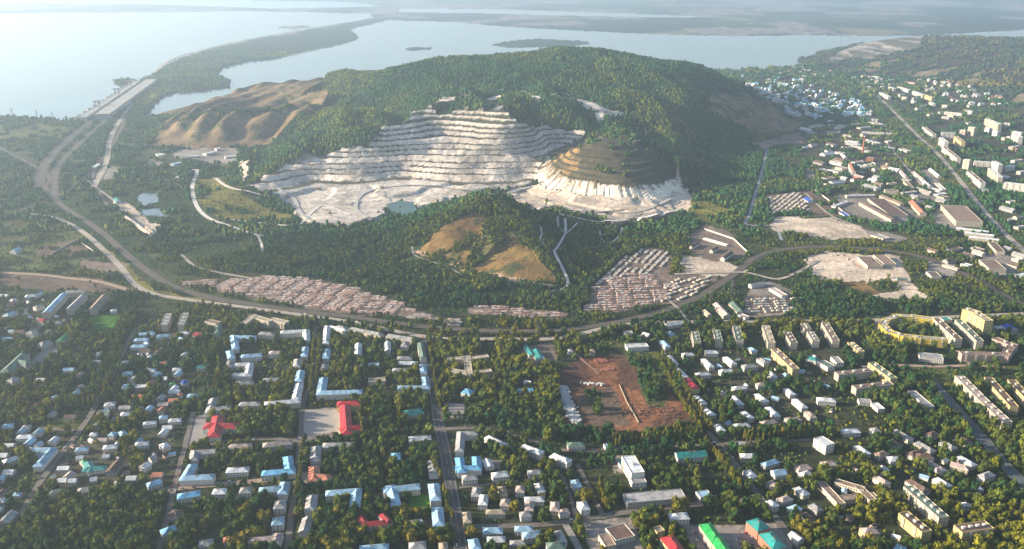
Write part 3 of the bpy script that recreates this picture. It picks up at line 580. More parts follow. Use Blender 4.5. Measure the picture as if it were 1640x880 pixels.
def build(segs, w, h, roofc='g', rt='h', wall='w', win=0, chim=0, name='house', label=None, cat=None, px=None, heads=0, desc=None):
    """segs: list of ((x,y),(x,y)) roof centre lines as traced; roofs at height h. Turned into world metres and built about the base."""
    P3 = []
    for (a, b) in segs:
        q = []
        for p in (a, b):
            z0 = 0.0
            for _ in range(4):
                X, Y = plane(p[0], p[1], z0 + h + (w * .12 if rt != 'f' else 0)); z0 = max(0.0, float(height(X, Y)))
            q.append((float(X), float(Y), z0))
        P3.append(q)
    z0 = min(p[2] for s in P3 for p in s); cx = sum(p[0] for s in P3 for p in s) / (2 * len(P3)); cy = sum(p[1] for s in P3 for p in s) / (2 * len(P3))
    root = empty(name, (cx, cy, z0))
    W_ = ([], [], []); R_ = ([], []); info = []
    for k, (a, b) in enumerate(P3):
        L = math.hypot(b[0] - a[0], b[1] - a[1])
        if L < 6:
            m_ = ((a[0] + b[0]) / 2, (a[1] + b[1]) / 2); t = ((b[0] - a[0]) / (L + 1e-6), (b[1] - a[1]) / (L + 1e-6)) if L > .1 else (1, 0)
            a = (m_[0] - t[0] * 4, m_[1] - t[1] * 4, 0); b = (m_[0] + t[0] * 4, m_[1] + t[1] * 4, 0); L = 8
        ww = w - .09 * k; hh = h - .06 * k
        tx, ty = (b[0] - a[0]) / L, (b[1] - a[1]) / L; ex = (ww / 2 - .13 * k if len(P3) > 1 else 0)
        A = (a[0] - cx - tx * ex, a[1] - cy - ty * ex); Bp = (b[0] - cx + tx * ex, b[1] - cy + ty * ex)
        info.append((A, Bp, ww, hh) + wing_geo(A, Bp, ww, hh, rt, W_, R_))
        mark_seg(a[0], a[1], b[0], b[1], w / 2 + 2)
    wm_ = wall_mat(wall, WALL[wall], windows=not win)
    mesh_obj('wall', W_[0], W_[1], wm_, root, uvs=W_[2])
    ro = mesh_obj('roof', R_[0], R_[1], ROOF[roofc][1], root)
    rng = random.Random(int(cx * 7 + cy))
    if win:
        nwin = 0
        for (A, Bp, ww, hh, L, t, n_) in info:
            fl = max(1, int(hh / 3.1)); cnt = max(2, int(L / 3.6))
            for side, (ox, oy), (dx, dy), ln, ct in ((0, n_, t, L, cnt), (1, (-n_[0], -n_[1]), t, L, cnt), (2, t, n_, ww, max(2, int(ww / 4))), (3, (-t[0], -t[1]), n_, ww, max(2, int(ww / 4)))):
                if oy > .35: continue
                for f in range(fl):
                    for i in range(ct):
                        if nwin >= win: break
                        s = (i + .5) / ct * ln
                        if side < 2: bx, by = A[0] + t[0] * s + ox * (ww / 2), A[1] + t[1] * s + oy * (ww / 2)
                        else:
                            e0 = Bp if side == 2 else A; bx, by = e0[0] + dx * (s - ww / 2), e0[1] + dy * (s - ww / 2)
                        inside = False
                        for (A2, B2, w2, h2, L2, t2, n2) in info:
                            if A2 == A: continue
                            s2 = (bx - A2[0]) * t2[0] + (by - A2[1]) * t2[1]; k2 = (bx - A2[0]) * n2[0] + (by - A2[1]) * n2[1]
                            if -1 < s2 < L2 + 1 and abs(k2) < w2 / 2 + 1: inside = True
                        if inside: continue
                        wo = bpy.data.objects.new('window', window_mesh()); S.collection.objects.link(wo); wo.parent = root
                        wo.location = (bx + ox * .01, by + oy * .01, 1.9 + f * (hh - .3) / fl); wo.rotation_euler = (0, 0, math.atan2(ox, -oy)); nwin += 1
    if chim:
        for k in range(chim):
            A, Bp, ww, hh = info[k % len(info)][:4]; f = rng.uniform(.3, .7); x, y = A[0] + (Bp[0] - A[0]) * f, A[1] + (Bp[1] - A[1]) * f
            rr = ww / 2 * .5; zt = hh + rr + 1.5; zb = hh + rr * .5; s = .5
            vs = [(x + i * s, y + j * s, z) for z in (zb, zt) for i, j in ((-1, -1), (1, -1), (1, 1), (-1, 1))]
            mesh_obj('chimney', vs, [(0, 1, 5, 4), (1, 2, 6, 5), (2, 3, 7, 6), (3, 0, 4, 7), (4, 5, 6, 7)], M_CHIM, ro)
    if rt == 'f' and h >= 12:
        for (A, Bp, ww, hh, L, t, n_) in info:
            for (ox, oy) in (n_, (-n_[0], -n_[1])):
                if oy > .35: continue
                for i in range(max(1, int(L / 15))):
                    sd = (i + .5) / max(1, int(L / 15)) * L; bx, by = A[0] + t[0] * sd + ox * (ww / 2 + .75), A[1] + t[1] * sd + oy * (ww / 2 + .75); vv = []
                    ff = []
                    for fz in np.arange(2.6, hh - 1.5, 3.0):
                        q = len(vv); vv += [(bx + t[0] * i_ * 1.7 + ox * j_ * .7, by + t[1] * i_ * 1.7 + oy * j_ * .7, z_) for z_ in (fz, fz + 1.15) for i_, j_ in ((-1, -1), (1, -1), (1, 1), (-1, 1))]
                        ff += [(q, q + 1, q + 5, q + 4), (q + 1, q + 2, q + 6, q + 5), (q + 2, q + 3, q + 7, q + 6), (q + 3, q, q + 4, q + 7), (q + 4, q + 5, q + 6, q + 7), (q + 3, q + 2, q + 1, q)]
                    qn = len(vv); vv += [(bx + t[0] * i_ * .12 + ox * j_ * .12 , by + t[1] * i_ * .12 + oy * j_ * .12, z_) for z_ in (1.0, hh - 1.2) for i_, j_ in ((-1, -1), (1, -1), (1, 1), (-1, 1))]; ff += [(qn, qn + 1, qn + 5, qn + 4), (qn + 1, qn + 2, qn + 6, qn + 5), (qn + 2, qn + 3, qn + 7, qn + 6), (qn + 3, qn, qn + 4, qn + 7)]
                    mesh_obj('balcony_tower', vv, ff, M_BALC, root)
    if heads:
        for k in range(heads):
            A, Bp, ww, hh = info[k % len(info)][:4]; L, t, n_ = info[k % len(info)][4:]; f = (k + .5) / heads * .9 + .05
            x, y = A[0] + (Bp[0] - A[0]) * f, A[1] + (Bp[1] - A[1]) * f
            vs = [(x + t[0] * i * 2 + n_[0] * j * 1.5, y + t[1] * i * 2 + n_[1] * j * 1.5, z) for z in (hh - .66, hh + 1.9) for i, j in ((-1, -1), (1, -1), (1, 1), (-1, 1))]
            mesh_obj('stair_head', vs, [(0, 1, 5, 4), (1, 2, 6, 5), (2, 3, 7, 6), (3, 0, 4, 7), (4, 5, 6, 7)], M_HEAD, root)
    allp = [p for s in segs for p in s]
    BLD.append(dict(o=root, px=sum(p[0] for p in allp) / len(allp), py=sum(p[1] for p in allp) / len(allp), x=cx, y=cy, label=label, cat=cat, roofc=roofc, rt=rt, n=len(segs), h=h, L=sum(i[4] for i in info), name=name, w=w))
    return root
def T(line, **kw):
    """'x0,y0,x1,y1[/x0,y0,x1,y1...] w h roof type wall'"""
    f = line.split(); segs = []
    for s in f[0].split('/'):
        v = [float(t) for t in s.split(',')]
        if len(v) == 2: v = [v[0] - 3.5, v[1], v[0] + 3.5, v[1]]
        for i in range(0, len(v) - 2, 2): segs.append(((v[i], v[i + 1]), (v[i + 2], v[i + 3])))
    w, h = float(f[1]), float(f[2]); return build(segs, w, h, f[3], f[4], f[5], **kw)
# --- landmarks, labelled by hand
LM = [(515, 680, 'the pale paved square'), (25, 580, 'the grey-roofed theatre'), (165, 524, 'the small green sports field'), (960, 645, 'the red earth building site'), (645, 335, 'the quarry'), (240, 325, 'the twin ponds'), (1280, 362, 'the pale depot yard'), (1380, 445, 'the large sandy yard'), (710, 610, 'the wide main avenue'), (1150, 395, 'the walled yard by the railway'), (700, 840, 'the lower avenue'), (1330, 160, 'the hillside village')]
def L_(px, py, nm, line, label, cat, **kw):
    LM.append((px, py, nm)); return T(line, label=label, cat=cat, **kw)
L_(560, 668, 'the long red-roofed hall', '552,650,555,690/548,645,570,644/552,686,570,683 15 9 r h y', 'long hall with red metal roof beside the pale paved square', 'hall', win=46, name='public_hall')
L_(350, 682, 'the red cross-gabled hall', '337,680,372,680/349,668,343,694 17 8 r h w', 'hall with bright red cross-gabled roof beside a small grey forecourt', 'hall', win=24, name='public_hall')
L_(543, 628, 'the white block by the square', '518,606,514,627/514,628,573,626 13 9 b h w', 'white L-shaped block with pale blue roof at the far edge of the paved square', 'apartment block', win=60, chim=2, name='apartment_block')
L_(660, 660, 'the teal-roofed hall', '645,661,677,656 17 7 t h w', 'low hall with bright teal roof in trees beside the avenue', 'hall', win=16, name='public_hall')
L_(752, 583, 'the flat-roofed school', '748,571,751,596/722,574,745,573/756,573,777,570/727,593,745,596/755,597,782,593 11 10 y f c', 'flat-roofed school of sandy wings joined like an H', 'school', win=0, heads=2, name='school')
L_(1014, 744, 'the tall white block', '1006,730,1022,757 17 16 w f w', 'tall white flat-roofed block with brightly sunlit wall', 'office block', win=60, name='office_block', heads=1)
T('1011,769,1033,767 14 9 g f w', label='low grey annex in front of the tall white block', cat='annex', win=20, name='annex')
L_(1050, 793, 'the long grey factory hall', '1001,798,1095,790 20 9 g f g', 'very long low grey hall with rows of windows beside a street', 'factory hall', win=60, name='factory_hall')
L_(1078, 870, 'the bright red-roofed block', '1068,857,1090,885 16 13 r h y', 'brick block with bright red roof at the lower edge of town', 'apartment block', win=50, name='apartment_block', chim=3)
L_(1148, 862, 'the bright green-roofed block', '1134,843,1146,860/1150,864,1164,885 15 13 G h p', 'stepped block with bright green roof beside a car park', 'apartment block', win=60, name='apartment_block', chim=2)
L_(1218, 838, 'the upper teal-roofed block', '1205,830,1224,846 17 13 t h r', 'brick block with teal roof, set back farther up the street', 'apartment block', win=50, name='apartment_block', chim=2)
L_(1240, 862, 'the lower teal-roofed block', '1226,851,1249,876 17 13 t h r', 'brick block with teal roof, closer to the lower edge of town', 'apartment block', win=50, name='apartment_block', chim=2)
L_(1320, 706, 'the white block among trees', '1310,700,1330,712 15 14 w f w', 'bright white block standing alone among dark trees', 'office block', win=50, name='office_block')
L_(1108, 612, 'the crimson-roofed house', '1099,604,1115,621 13 9 c h y', 'house with crimson roof and yellow walls beside the poplar belt', 'house', win=20, name='house')
L_(1460, 530, 'the yellow crescent block', '1492,510,1464,506/1464,506,1437,505/1437,505,1421,511/1421,511,1415,520/1415,520,1425,530/1425,530,1445,536/1445,536,1470,539/1470,539,1512,542 13 15 g f Y', 'horseshoe-shaped block with bright yellow walls around a courtyard', 'apartment block', name='apartment_block', heads=8)
L_(1566, 505, 'the stepped yellow tower', '1552,496,1562,499/1564,501,1580,511 16 33 y f y', 'tallest tower block, stepped, with yellow sunlit walls', 'tower block', name='tower_block', heads=3)
L_(1517, 527, 'the slab beside the crescent', '1500,510,1536,543 12 17 k f c', 'long slab with dark roof touching the yellow crescent block', 'apartment block', name='apartment_block', heads=3)
L_(1553, 530, 'the pale green slab', '1535,512,1570,546 12 17 d f c', 'long slab with pale wall between the crescent and the tower', 'apartment block', name='apartment_block', heads=3)
L_(1590, 562, 'the curling sandy block', '1545,565,1610,567/1610,567,1622,552/1622,552,1598,543 13 14 n f p', 'block with sandy walls curling round a courtyard below the tower', 'apartment block', name='apartment_block', heads=5)
L_(1540, 342, 'the wide brown factory hall', '1527,329,1553,355 62 14 n f c', 'very wide factory hall with flat brown roof', 'factory hall', name='factory_hall')
L_(512, 758, 'the salmon-roofed hall', '503,750,502,766/503,761,521,763 13 8 s h w', 'hall with salmon tiled roof below the paved square', 'hall', win=20, name='public_hall')
L_(600, 832, 'the red-towered school', '589,838,611,836/577,828,585,838/613,824,622,834 9 9 r h w', 'school with two red-roofed wings around a small court', 'school', win=24, name='school')
L_(632, 729, 'the square blue house', '627,729,641,728 16 8 B h w', 'square house with bright blue roof surrounded by trees', 'house', win=12, name='house')
L_(101, 541, 'the bright green hall', '95,546,106,537 13 9 G g c', 'hall with bright green gabled roof beside a grey forecourt', 'hall', win=0, name='public_hall')
T('10,592,36,568/30,578,42,581 15 12 d h c', label='large theatre with grey-green gabled roof beside the grey forecourt', cat='theatre', name='theatre')
L_(150, 745, 'the teal cottage', '140,750,162,748/140,741,146,750 11 6 t h w', 'cottage with bright teal cross roof in the garden quarter', 'cottage', win=0, name='cottage')
L_(70, 730, 'the angled blue-roofed house', '52,719,80,719/81,721,63,742 12 7 b h w', 'long angled house with pale blue roof beside a street', 'house', win=20, name='house')
L_(1360, 785, 'the low courtyard school', '1318,775,1345,803/1345,771,1378,781/1350,797,1397,792/1378,781,1395,797 10 7 n f c', 'low flat school wings around a courtyard among dark trees', 'school', win=0, name='school')
L_(1485, 803, 'the long green-roofed slab', '1455,778,1512,828 13 14 d f c', 'very long slab with dull green roof among dark trees', 'apartment block', name='apartment_block', heads=5)
L_(1466, 835, 'the brown-roofed slab', '1447,820,1485,851 13 14 k f y', 'slab with dark brown roof and yellow sunlit wall', 'apartment block', name='apartment_block', heads=3)
L_(1560, 843, 'the twin brown-roofed slab', '1535,847,1585,840 15 14 k f y', 'slab with four pale roof cabins near the lower corner of town', 'apartment block', name='apartment_block', heads=4)
L_(1575, 640, 'the long sunlit slab', '1540,605,1575,640/1575,640,1610,672 14 15 p f c', 'longest slab on the housing estate, cabins all along its roof', 'apartment block', name='apartment_block', heads=8)
L_(1020, 552, 'the white depot', '1003,554,1037,552 17 8 w f w', 'white flat-roofed depot standing on grass above the building site', 'depot', win=30, name='depot')
L_(750, 742, 'the U-shaped blue house', '736,735,739,752/736,749,764,747/763,733,764,748 11 8 B h w', 'U-shaped house with bright blue roof beside the avenue', 'house', win=24, name='house')
L_(390, 590, 'the bright white C-shaped block', '400,583,397,599/381,583,399,582/377,599,396,599 11 8 w h w', 'bright white-roofed block shaped like a C', 'block', win=30, name='apartment_block')
L_(912, 710, 'the green-roofed shop', '909,711,936,710 13 6 d h w', 'low shop with dull green roof at the bend of the street', 'shop', win=14, name='shop')
# --- the other houses and blocks: near and middle town
H2 = '''392,516,405,506/405,506,430,513 12 13 y f c|433,510,460,516 12 13 y f c|404,539,374,539/374,538,377,556 12 8 b h w|367,561,371,573 11 8 b h w|369,577,367,588 11 8 g h w
415,533,438,534 12 8 g h c|455,531,490,529/490,529,491,544 12 9 w h w|489,555,487,570 11 8 b h w|477,574,475,587 12 8 g h w|482,592,478,610 12 8 b h w
479,615,474,637/430,645,474,641 12 9 w h c|524,523,522,548/530,523,552,528 11 9 w h w|524,558,522,573 11 8 b h w|521,582,519,592 11 7 g h w|386,570,419,567 12 8 b h w
431,564,452,563 12 8 p h w|377,613,405,611 12 8 g h w|421,608,450,606 12 8 g h w|342,638,336,657/341,654,362,652 12 8 g h w|383,646,416,645 12 8 g h w
312,723,345,721/312,723,310,733 11 8 g h w|307,746,297,763/297,764,335,762 12 8 b h w|363,752,398,750 12 7 w h w|427,756,465,753/464,753,461,733 12 8 B h w|366,714,402,712 12 8 p h w
421,712,468,706 12 9 p h w|506,713,505,736 13 9 g h w|517,712,567,710 12 9 g h w|284,794,320,788 12 7 B h w|341,786,362,785 12 7 w h w
384,784,402,783 13 8 g h w|423,783,446,781/456,774,453,786 12 8 b h w|449,800,447,813 13 8 g h w|446,826,444,839 13 8 b h w|407,863,441,861/444,857,441,866 11 8 p h w
500,791,496,817 12 8 g h w|493,829,486,851 12 8 g g w|530,788,570,785/571,785,568,808 12 9 b h w|622,783,664,778/626,780,633,804 12 9 b h w|655,702,690,699 12 8 w h w
692,736,695,757 12 8 g h w|694,773,698,800 13 9 b h w|700,811,703,841 13 9 b h w|738,694,736,718/738,693,758,692 11 9 g h w|740,764,764,762 12 8 g h w
779,698,808,712 12 9 w h w|788,760,814,757 12 8 w h w|779,736,785,747 11 5 w g w|803,778,807,791 9 9 y h y|747,819,749,836 9 9 y h y
709,868,711,882 9 9 y h y|757,862,763,880 11 8 b h w|655,873,682,871 13 8 g h w|576,878,622,874 13 8 b h w|655,838,677,835 11 5 b f w
560,525,611,535 12 9 g h c|538,522,554,525 12 9 g h c|620,536,666,543 12 9 g h c|574,550,573,568 11 12 w g w|620,547,621,561 10 10 w g w
673,548,678,573 10 10 d h w|677,583,679,597 10 9 b h w|681,605,683,618/643,619,683,619 11 9 b h w|577,584,607,583 12 7 b f w|590,609,617,607 14 7 y f c
742,624,756,627 16 6 B h w|836,713,868,724 12 9 w h w|884,727,912,738 12 9 w h w|968,714,978,713 10 5 b f w|993,735,1001,746 11 5 t f w
846,756,868,754 11 8 g h w|861,773,868,787 9 9 w h y|919,767,926,779 10 8 b h w|931,802,938,815 11 9 w h w|833,823,850,821 11 7 g h w
895,819,911,817 10 6 p h w|837,856,866,853 12 8 b h w|891,849,901,867 11 8 g h w|876,873,904,871 13 10 d h w|985,842,1002,862 24 7 k f w
964,866,981,863 22 7 n f c|1073,826,1102,824 13 8 w h w|1051,843,1059,851 10 10 y f y|1083,728,1130,724 15 8 t g w|1196,752,1207,763 11 6 w h w
1238,756,1257,754 13 6 b g w|1118,792,1137,789 13 7 b f w|1230,800,1243,810 10 8 w h c|1276,748,1298,746 11 6 p h c|1317,742,1338,740 11 7 p h p
1268,853,1283,864 11 6 w g w|1180,711,1195,713 15 7 g f g|1176,681,1200,679 11 6 w h w|1381,849,1405,847 12 9 p h y|1435,873,1449,879 12 8 b h w'''
for k, s in enumerate([t.strip() for l in H2.split('\n') for t in l.split('|')]):
    big_ = float(s.split()[2]) >= 12
    T(s, win=0 if (k in (0, 1) or big_) else 26, chim=2 if s.split()[4] in 'hg' else 0, name='apartment_block' if float(s.split()[2]) >= 8 else 'house')
H3 = '''102,470,73,500 13 12 b g c|134,472,111,494 13 12 g g c|168,472,148,494 13 12 n g c|106,467,137,466 11 10 g g c|60,511,74,512 12 8 r h w|46,533,55,528 13 8 g h w
63,551,80,545 14 8 g h w|14,609,28,603 13 8 g h w|8,505,24,498 13 7 b h w|40,474,58,472 12 7 w h w|17,481,26,478 10 5 w h w|55,492,68,488 12 7 g h w|92,517,96,514 11 7 g h w|177,497,187,496 9 7 w h w
215,544,238,542 11 6 b h w|210,554,234,553 11 6 b h w|216,535,247,533 10 5 b h w|251,538,272,536 10 6 b h w|194,580,206,579 12 6 w h w|196,598,212,596 11 6 b h w|234,593,249,592 11 6 w h w
196,618,214,616 13 7 b h w|216,619,242,617 12 7 w f w|167,647,184,645 12 6 w h w|155,662,173,661 13 7 d f w|193,663,207,661 11 6 w h w|229,678,250,675 9 6 w h w|255,668,268,666 10 7 b h w|270,673,290,671 10 6 w h w
2,682,20,680 12 6 b h w|35,683,48,682 10 5 g h w|27,699,55,697 11 6 w h w|5,739,28,731 11 6 w h w|121,719,141,717 10 5 b h w|124,732,131,731 8 4 w g w|165,716,187,713 11 6 w h w|166,730,173,729 8 4 w g w
216,711,238,708 11 6 w h w|260,709,267,715 10 7 w h w|177,697,184,691 9 6 b h w|193,690,199,696 9 6 b h w|144,695,155,694 9 5 w h w|130,740,139,736 10 5 G h w|190,738,176,755 13 6 k g g
227,748,238,741 10 7 w g w|242,733,247,731 9 6 g g w|93,768,107,768 9 4 w g w|110,769,122,768 9 5 w g w|144,767,155,765 9 4 w g w|124,785,148,781 11 5 g h w|80,787,107,784 10 5 d h w|235,776,258,769 11 6 b h w
4,836,20,819 13 7 g g p|0,802,8,797 10 6 w h w|25,793,30,788 9 5 b h w|-4,764,6,763 11 6 b h w|270,502,263,520 11 14 g f c|297,501,290,520 11 14 g f c|331,513,350,517 12 10 n f c
310,534,326,535 11 5 r h w|286,533,303,532 10 5 w h w|350,521,348,533 11 8 d h w|316,586,334,586 12 6 t h w|276,591,291,590 10 5 w h w|299,573,303,575 8 5 w h w|271,615,281,614 10 5 G h w|290,612,300,609 10 6 u h w
300,633,316,632 11 5 b h w|285,631,292,630 8 5 s h w|272,819,288,822 13 7 k h g|267,843,273,851 16 8 B h w|318,870,340,867 14 8 g h w|361,863,366,862 10 6 s h w|828,625,853,623 11 5 B g w
911,561,916,561 10 6 g h w|944,561,953,561 10 7 y h c|1113,531,1117,548 12 14 d f c|1147,528,1152,546 12 14 d f c|1179,522,1185,546 12 14 d f c|1226,521,1236,549 12 14 y f c|1261,531,1272,549 12 14 k f c
1288,518,1294,527 12 14 n f c|1298,531,1307,546 12 14 g f c|1321,516,1339,546 12 14 n f c|1240,558,1275,591 12 14 n f y|1093,567,1111,566 10 7 w h w|1130,563,1150,563 10 7 w h w|1162,571,1176,582 10 7 w h w
1127,574,1140,587 10 7 w h w|1115,599,1137,597 10 7 w h w|1153,594,1174,592 10 7 w h w|1083,589,1097,603 11 7 w h w|1071,569,1082,583 10 7 w h w|1060,545,1070,555 10 6 b h w|1114,633,1128,646 10 7 w h w|1128,653,1142,664 10 7 w h w
1147,678,1157,689 10 7 w h w|1174,621,1195,619 10 7 w h w|1173,633,1187,647 10 7 w h w|1212,615,1233,614 10 7 p h w|1212,630,1227,642 10 7 w h w|1231,594,1241,604 10 7 w h w|1230,651,1245,666 10 7 w h w
1190,658,1204,669 10 7 w h w|1273,638,1289,652 10 7 w h w|1259,621,1270,631 9 7 w h w|1220,677,1243,673 10 7 p h w|1258,671,1282,669 10 7 p h w|1293,658,1303,668 10 7 p h c|1309,638,1338,640 12 7 w h w
1201,556,1210,562 9 6 b h w|1190,586,1212,584 11 7 g h w|1216,573,1228,581 10 6 g h w|1293,571,1310,576 12 6 t h w|1315,578,1332,587 15 8 d f w|1336,571,1346,581 12 8 g f w
1147,486,1165,505 15 6 p g c|1173,484,1187,499 14 6 d g c|1184,503,1197,508 12 6 p f w|1129,497,1137,504 9 5 y g c|1362,548,1380,563 11 14 y f y|1396,580,1432,606 12 14 d f y
1340,598,1396,592 12 12 n f c|1368,620,1428,613 12 12 n f c|1460,626,1490,651 12 9 g f w|1375,641,1395,642 12 6 g f w|1400,645,1412,655 11 6 w f w|1350,689,1376,688 12 7 w h w|1396,688,1408,687 12 7 g h w
1372,713,1390,726 11 7 w h w|1423,734,1442,733 12 6 w h w|1467,728,1494,729 12 7 k h w|1523,741,1552,749 11 7 p h c|1408,745,1420,753 11 6 w h w|1562,776,1570,784 9 6 w h w|1545,804,1549,810 9 6 w h w
1472,568,1510,572 22 8 g f w|1583,604,1625,651 12 14 k f y|1620,608,1660,650 12 14 k f y|1613,520,1625,527 18 8 u g w|1596,526,1611,525 20 7 w f w|1508,511,1522,510 14 6 t f w
1000,532,1012,531 12 6 g f w|1016,540,1030,538 10 5 p f w|1066,520,1090,516 12 6 w g w|1070,530,1078,536 11 5 b h w|1030,533,1040,536 9 4 w g w|840,610,850,612 9 4 w g w|858,560,866,575 14 4 t g w|842,553,852,568 10 4 t g w|868,572,878,580 9 4 b g w'''
for s in [t.strip() for l in H3.split('\n') for t in l.split('|')]:
    hh = float(s.split()[2]); L0 = s.split()[4]
    T(s, name='apartment_block' if hh >= 9 else ('cottage' if hh <= 6 else 'house'), heads=3 if (L0 == 'f' and hh >= 12) else 0, chim=1 if L0 == 'h' and hh <= 8 else 0)
# --- industry and the far estates
H4 = '''1532,365,1583,371 10 6 w g c|1545,372,1592,377 10 6 w g c|1552,379,1600,384 10 6 w g c|1589,388,1603,403 18 8 k f c|1379,323,1431,351 12 9 k g c|1403,318,1440,345 46 7 k f c|1355,313,1400,312 14 7 w f c|1412,313,1445,326 14 8 n g c
1417,304,1438,305 18 9 n f c|1461,322,1479,341 18 7 s g c|1385,411,1402,426 32 8 n f c|1408,408,1426,423 26 8 n f c|1581,416,1598,431 34 9 n f c|1511,423,1535,431 8 5 p f c|1491,435,1500,443 20 6 k f w|1436,446,1453,447 12 6 d g c
1106,395,1117,389 9 6 k g w|1139,401,1148,396 9 6 k g w|1157,413,1171,403 11 7 k g w|1201,456,1222,452 12 6 p g w|1236,461,1257,473 13 6 p f w|1127,381,1165,392 7 4 w f w|1245,367,1297,371 10 5 p g w
1291,317,1299,322 16 5 u g w|1347,339,1358,346 14 5 u f w|1335,330,1356,322 12 6 w f w|1450,290,1460,300 12 7 n f c|1466,300,1478,304 12 7 g f c|1500,293,1512,303 12 7 w f c|1400,375,1420,382 22 5 g f c
1380,211,1428,214 14 7 w f w|1340,205,1350,200 26 8 p f w|1325,211,1345,211 20 7 p f w|1395,195,1412,200 26 7 p f w|1355,225,1375,228 18 7 w f w|1388,252,1400,253 20 12 p f r|1413,235,1432,238 20 6 g f w|1442,238,1456,242 18 6 p f w
1330,258,1350,262 16 7 p g w|1313,270,1325,274 22 7 g f w|1350,248,1355,252 12 7 w g w|1425,269,1440,272 18 7 w g w|1440,270,1452,283 10 7 p g w|1464,275,1480,288 10 7 p g w|1490,270,1505,282 10 6 w g w|1480,290,1490,298 10 8 w g w|1362,262,1368,275 12 16 s g w|1370,280,1384,284 14 8 p g r
327,246,342,243 22 8 w f w|360,251,378,248 22 8 w f w|275,263,288,260 20 9 B f w|300,250,318,249 20 7 w f w|345,238,352,237 18 9 w f w|250,246,262,248 20 7 w f w|186,318,190,322 16 6 t g w|200,345,240,368 8 5 p g c|20,401,30,397 16 8 b g w|150,268,158,262 14 7 w f w
1608,292,1650,297 16 27 w f w|1480,203,1497,216 13 16 n f w|1508,212,1530,213 13 20 w f w|1507,220,1516,228 13 30 w f w|1531,218,1543,228 13 30 y f y|1553,203,1563,205 15 32 w f c|1538,208,1547,209 12 20 w f c|1580,190,1602,199 14 30 w f c|1608,197,1618,198 13 20 w f w
1580,204,1587,206 13 25 w f w|1592,209,1600,211 13 25 w f w|1624,213,1635,220 15 30 w f w|1512,235,1536,254 13 18 n f w|1545,255,1555,257 14 30 w f c|1560,258,1590,260 13 16 w f w|1592,258,1603,264 13 28 w f w|1586,269,1603,284 13 25 w f c|1552,274,1575,293 13 18 n f w
1570,303,1583,304 15 10 t f w|1618,235,1630,239 12 7 s g p|1410,148,1425,155 14 16 w f w|1425,139,1433,142 14 15 w f w|1439,139,1457,144 14 16 w f w|1463,146,1480,152 14 18 w f w|1483,152,1495,156 14 20 y f y|1460,161,1466,163 12 12 w f w|1510,168,1518,169 14 20 y f w|1513,179,1541,182 14 12 w f w|1552,178,1558,179 13 16 w f w|1398,122,1408,124 16 14 w f w|1450,131,1466,132 14 8 s g w|1490,163,1496,167 13 12 w f w'''
for s in [t.strip() for l in H4.split('\n') for t in l.split('|')]:
    hh = float(s.split()[2]); w_ = float(s.split()[1])
    T(s, name='tower_block' if hh >= 18 else 'apartment_block' if hh >= 12 else 'warehouse', heads=2 if hh >= 15 else 0)
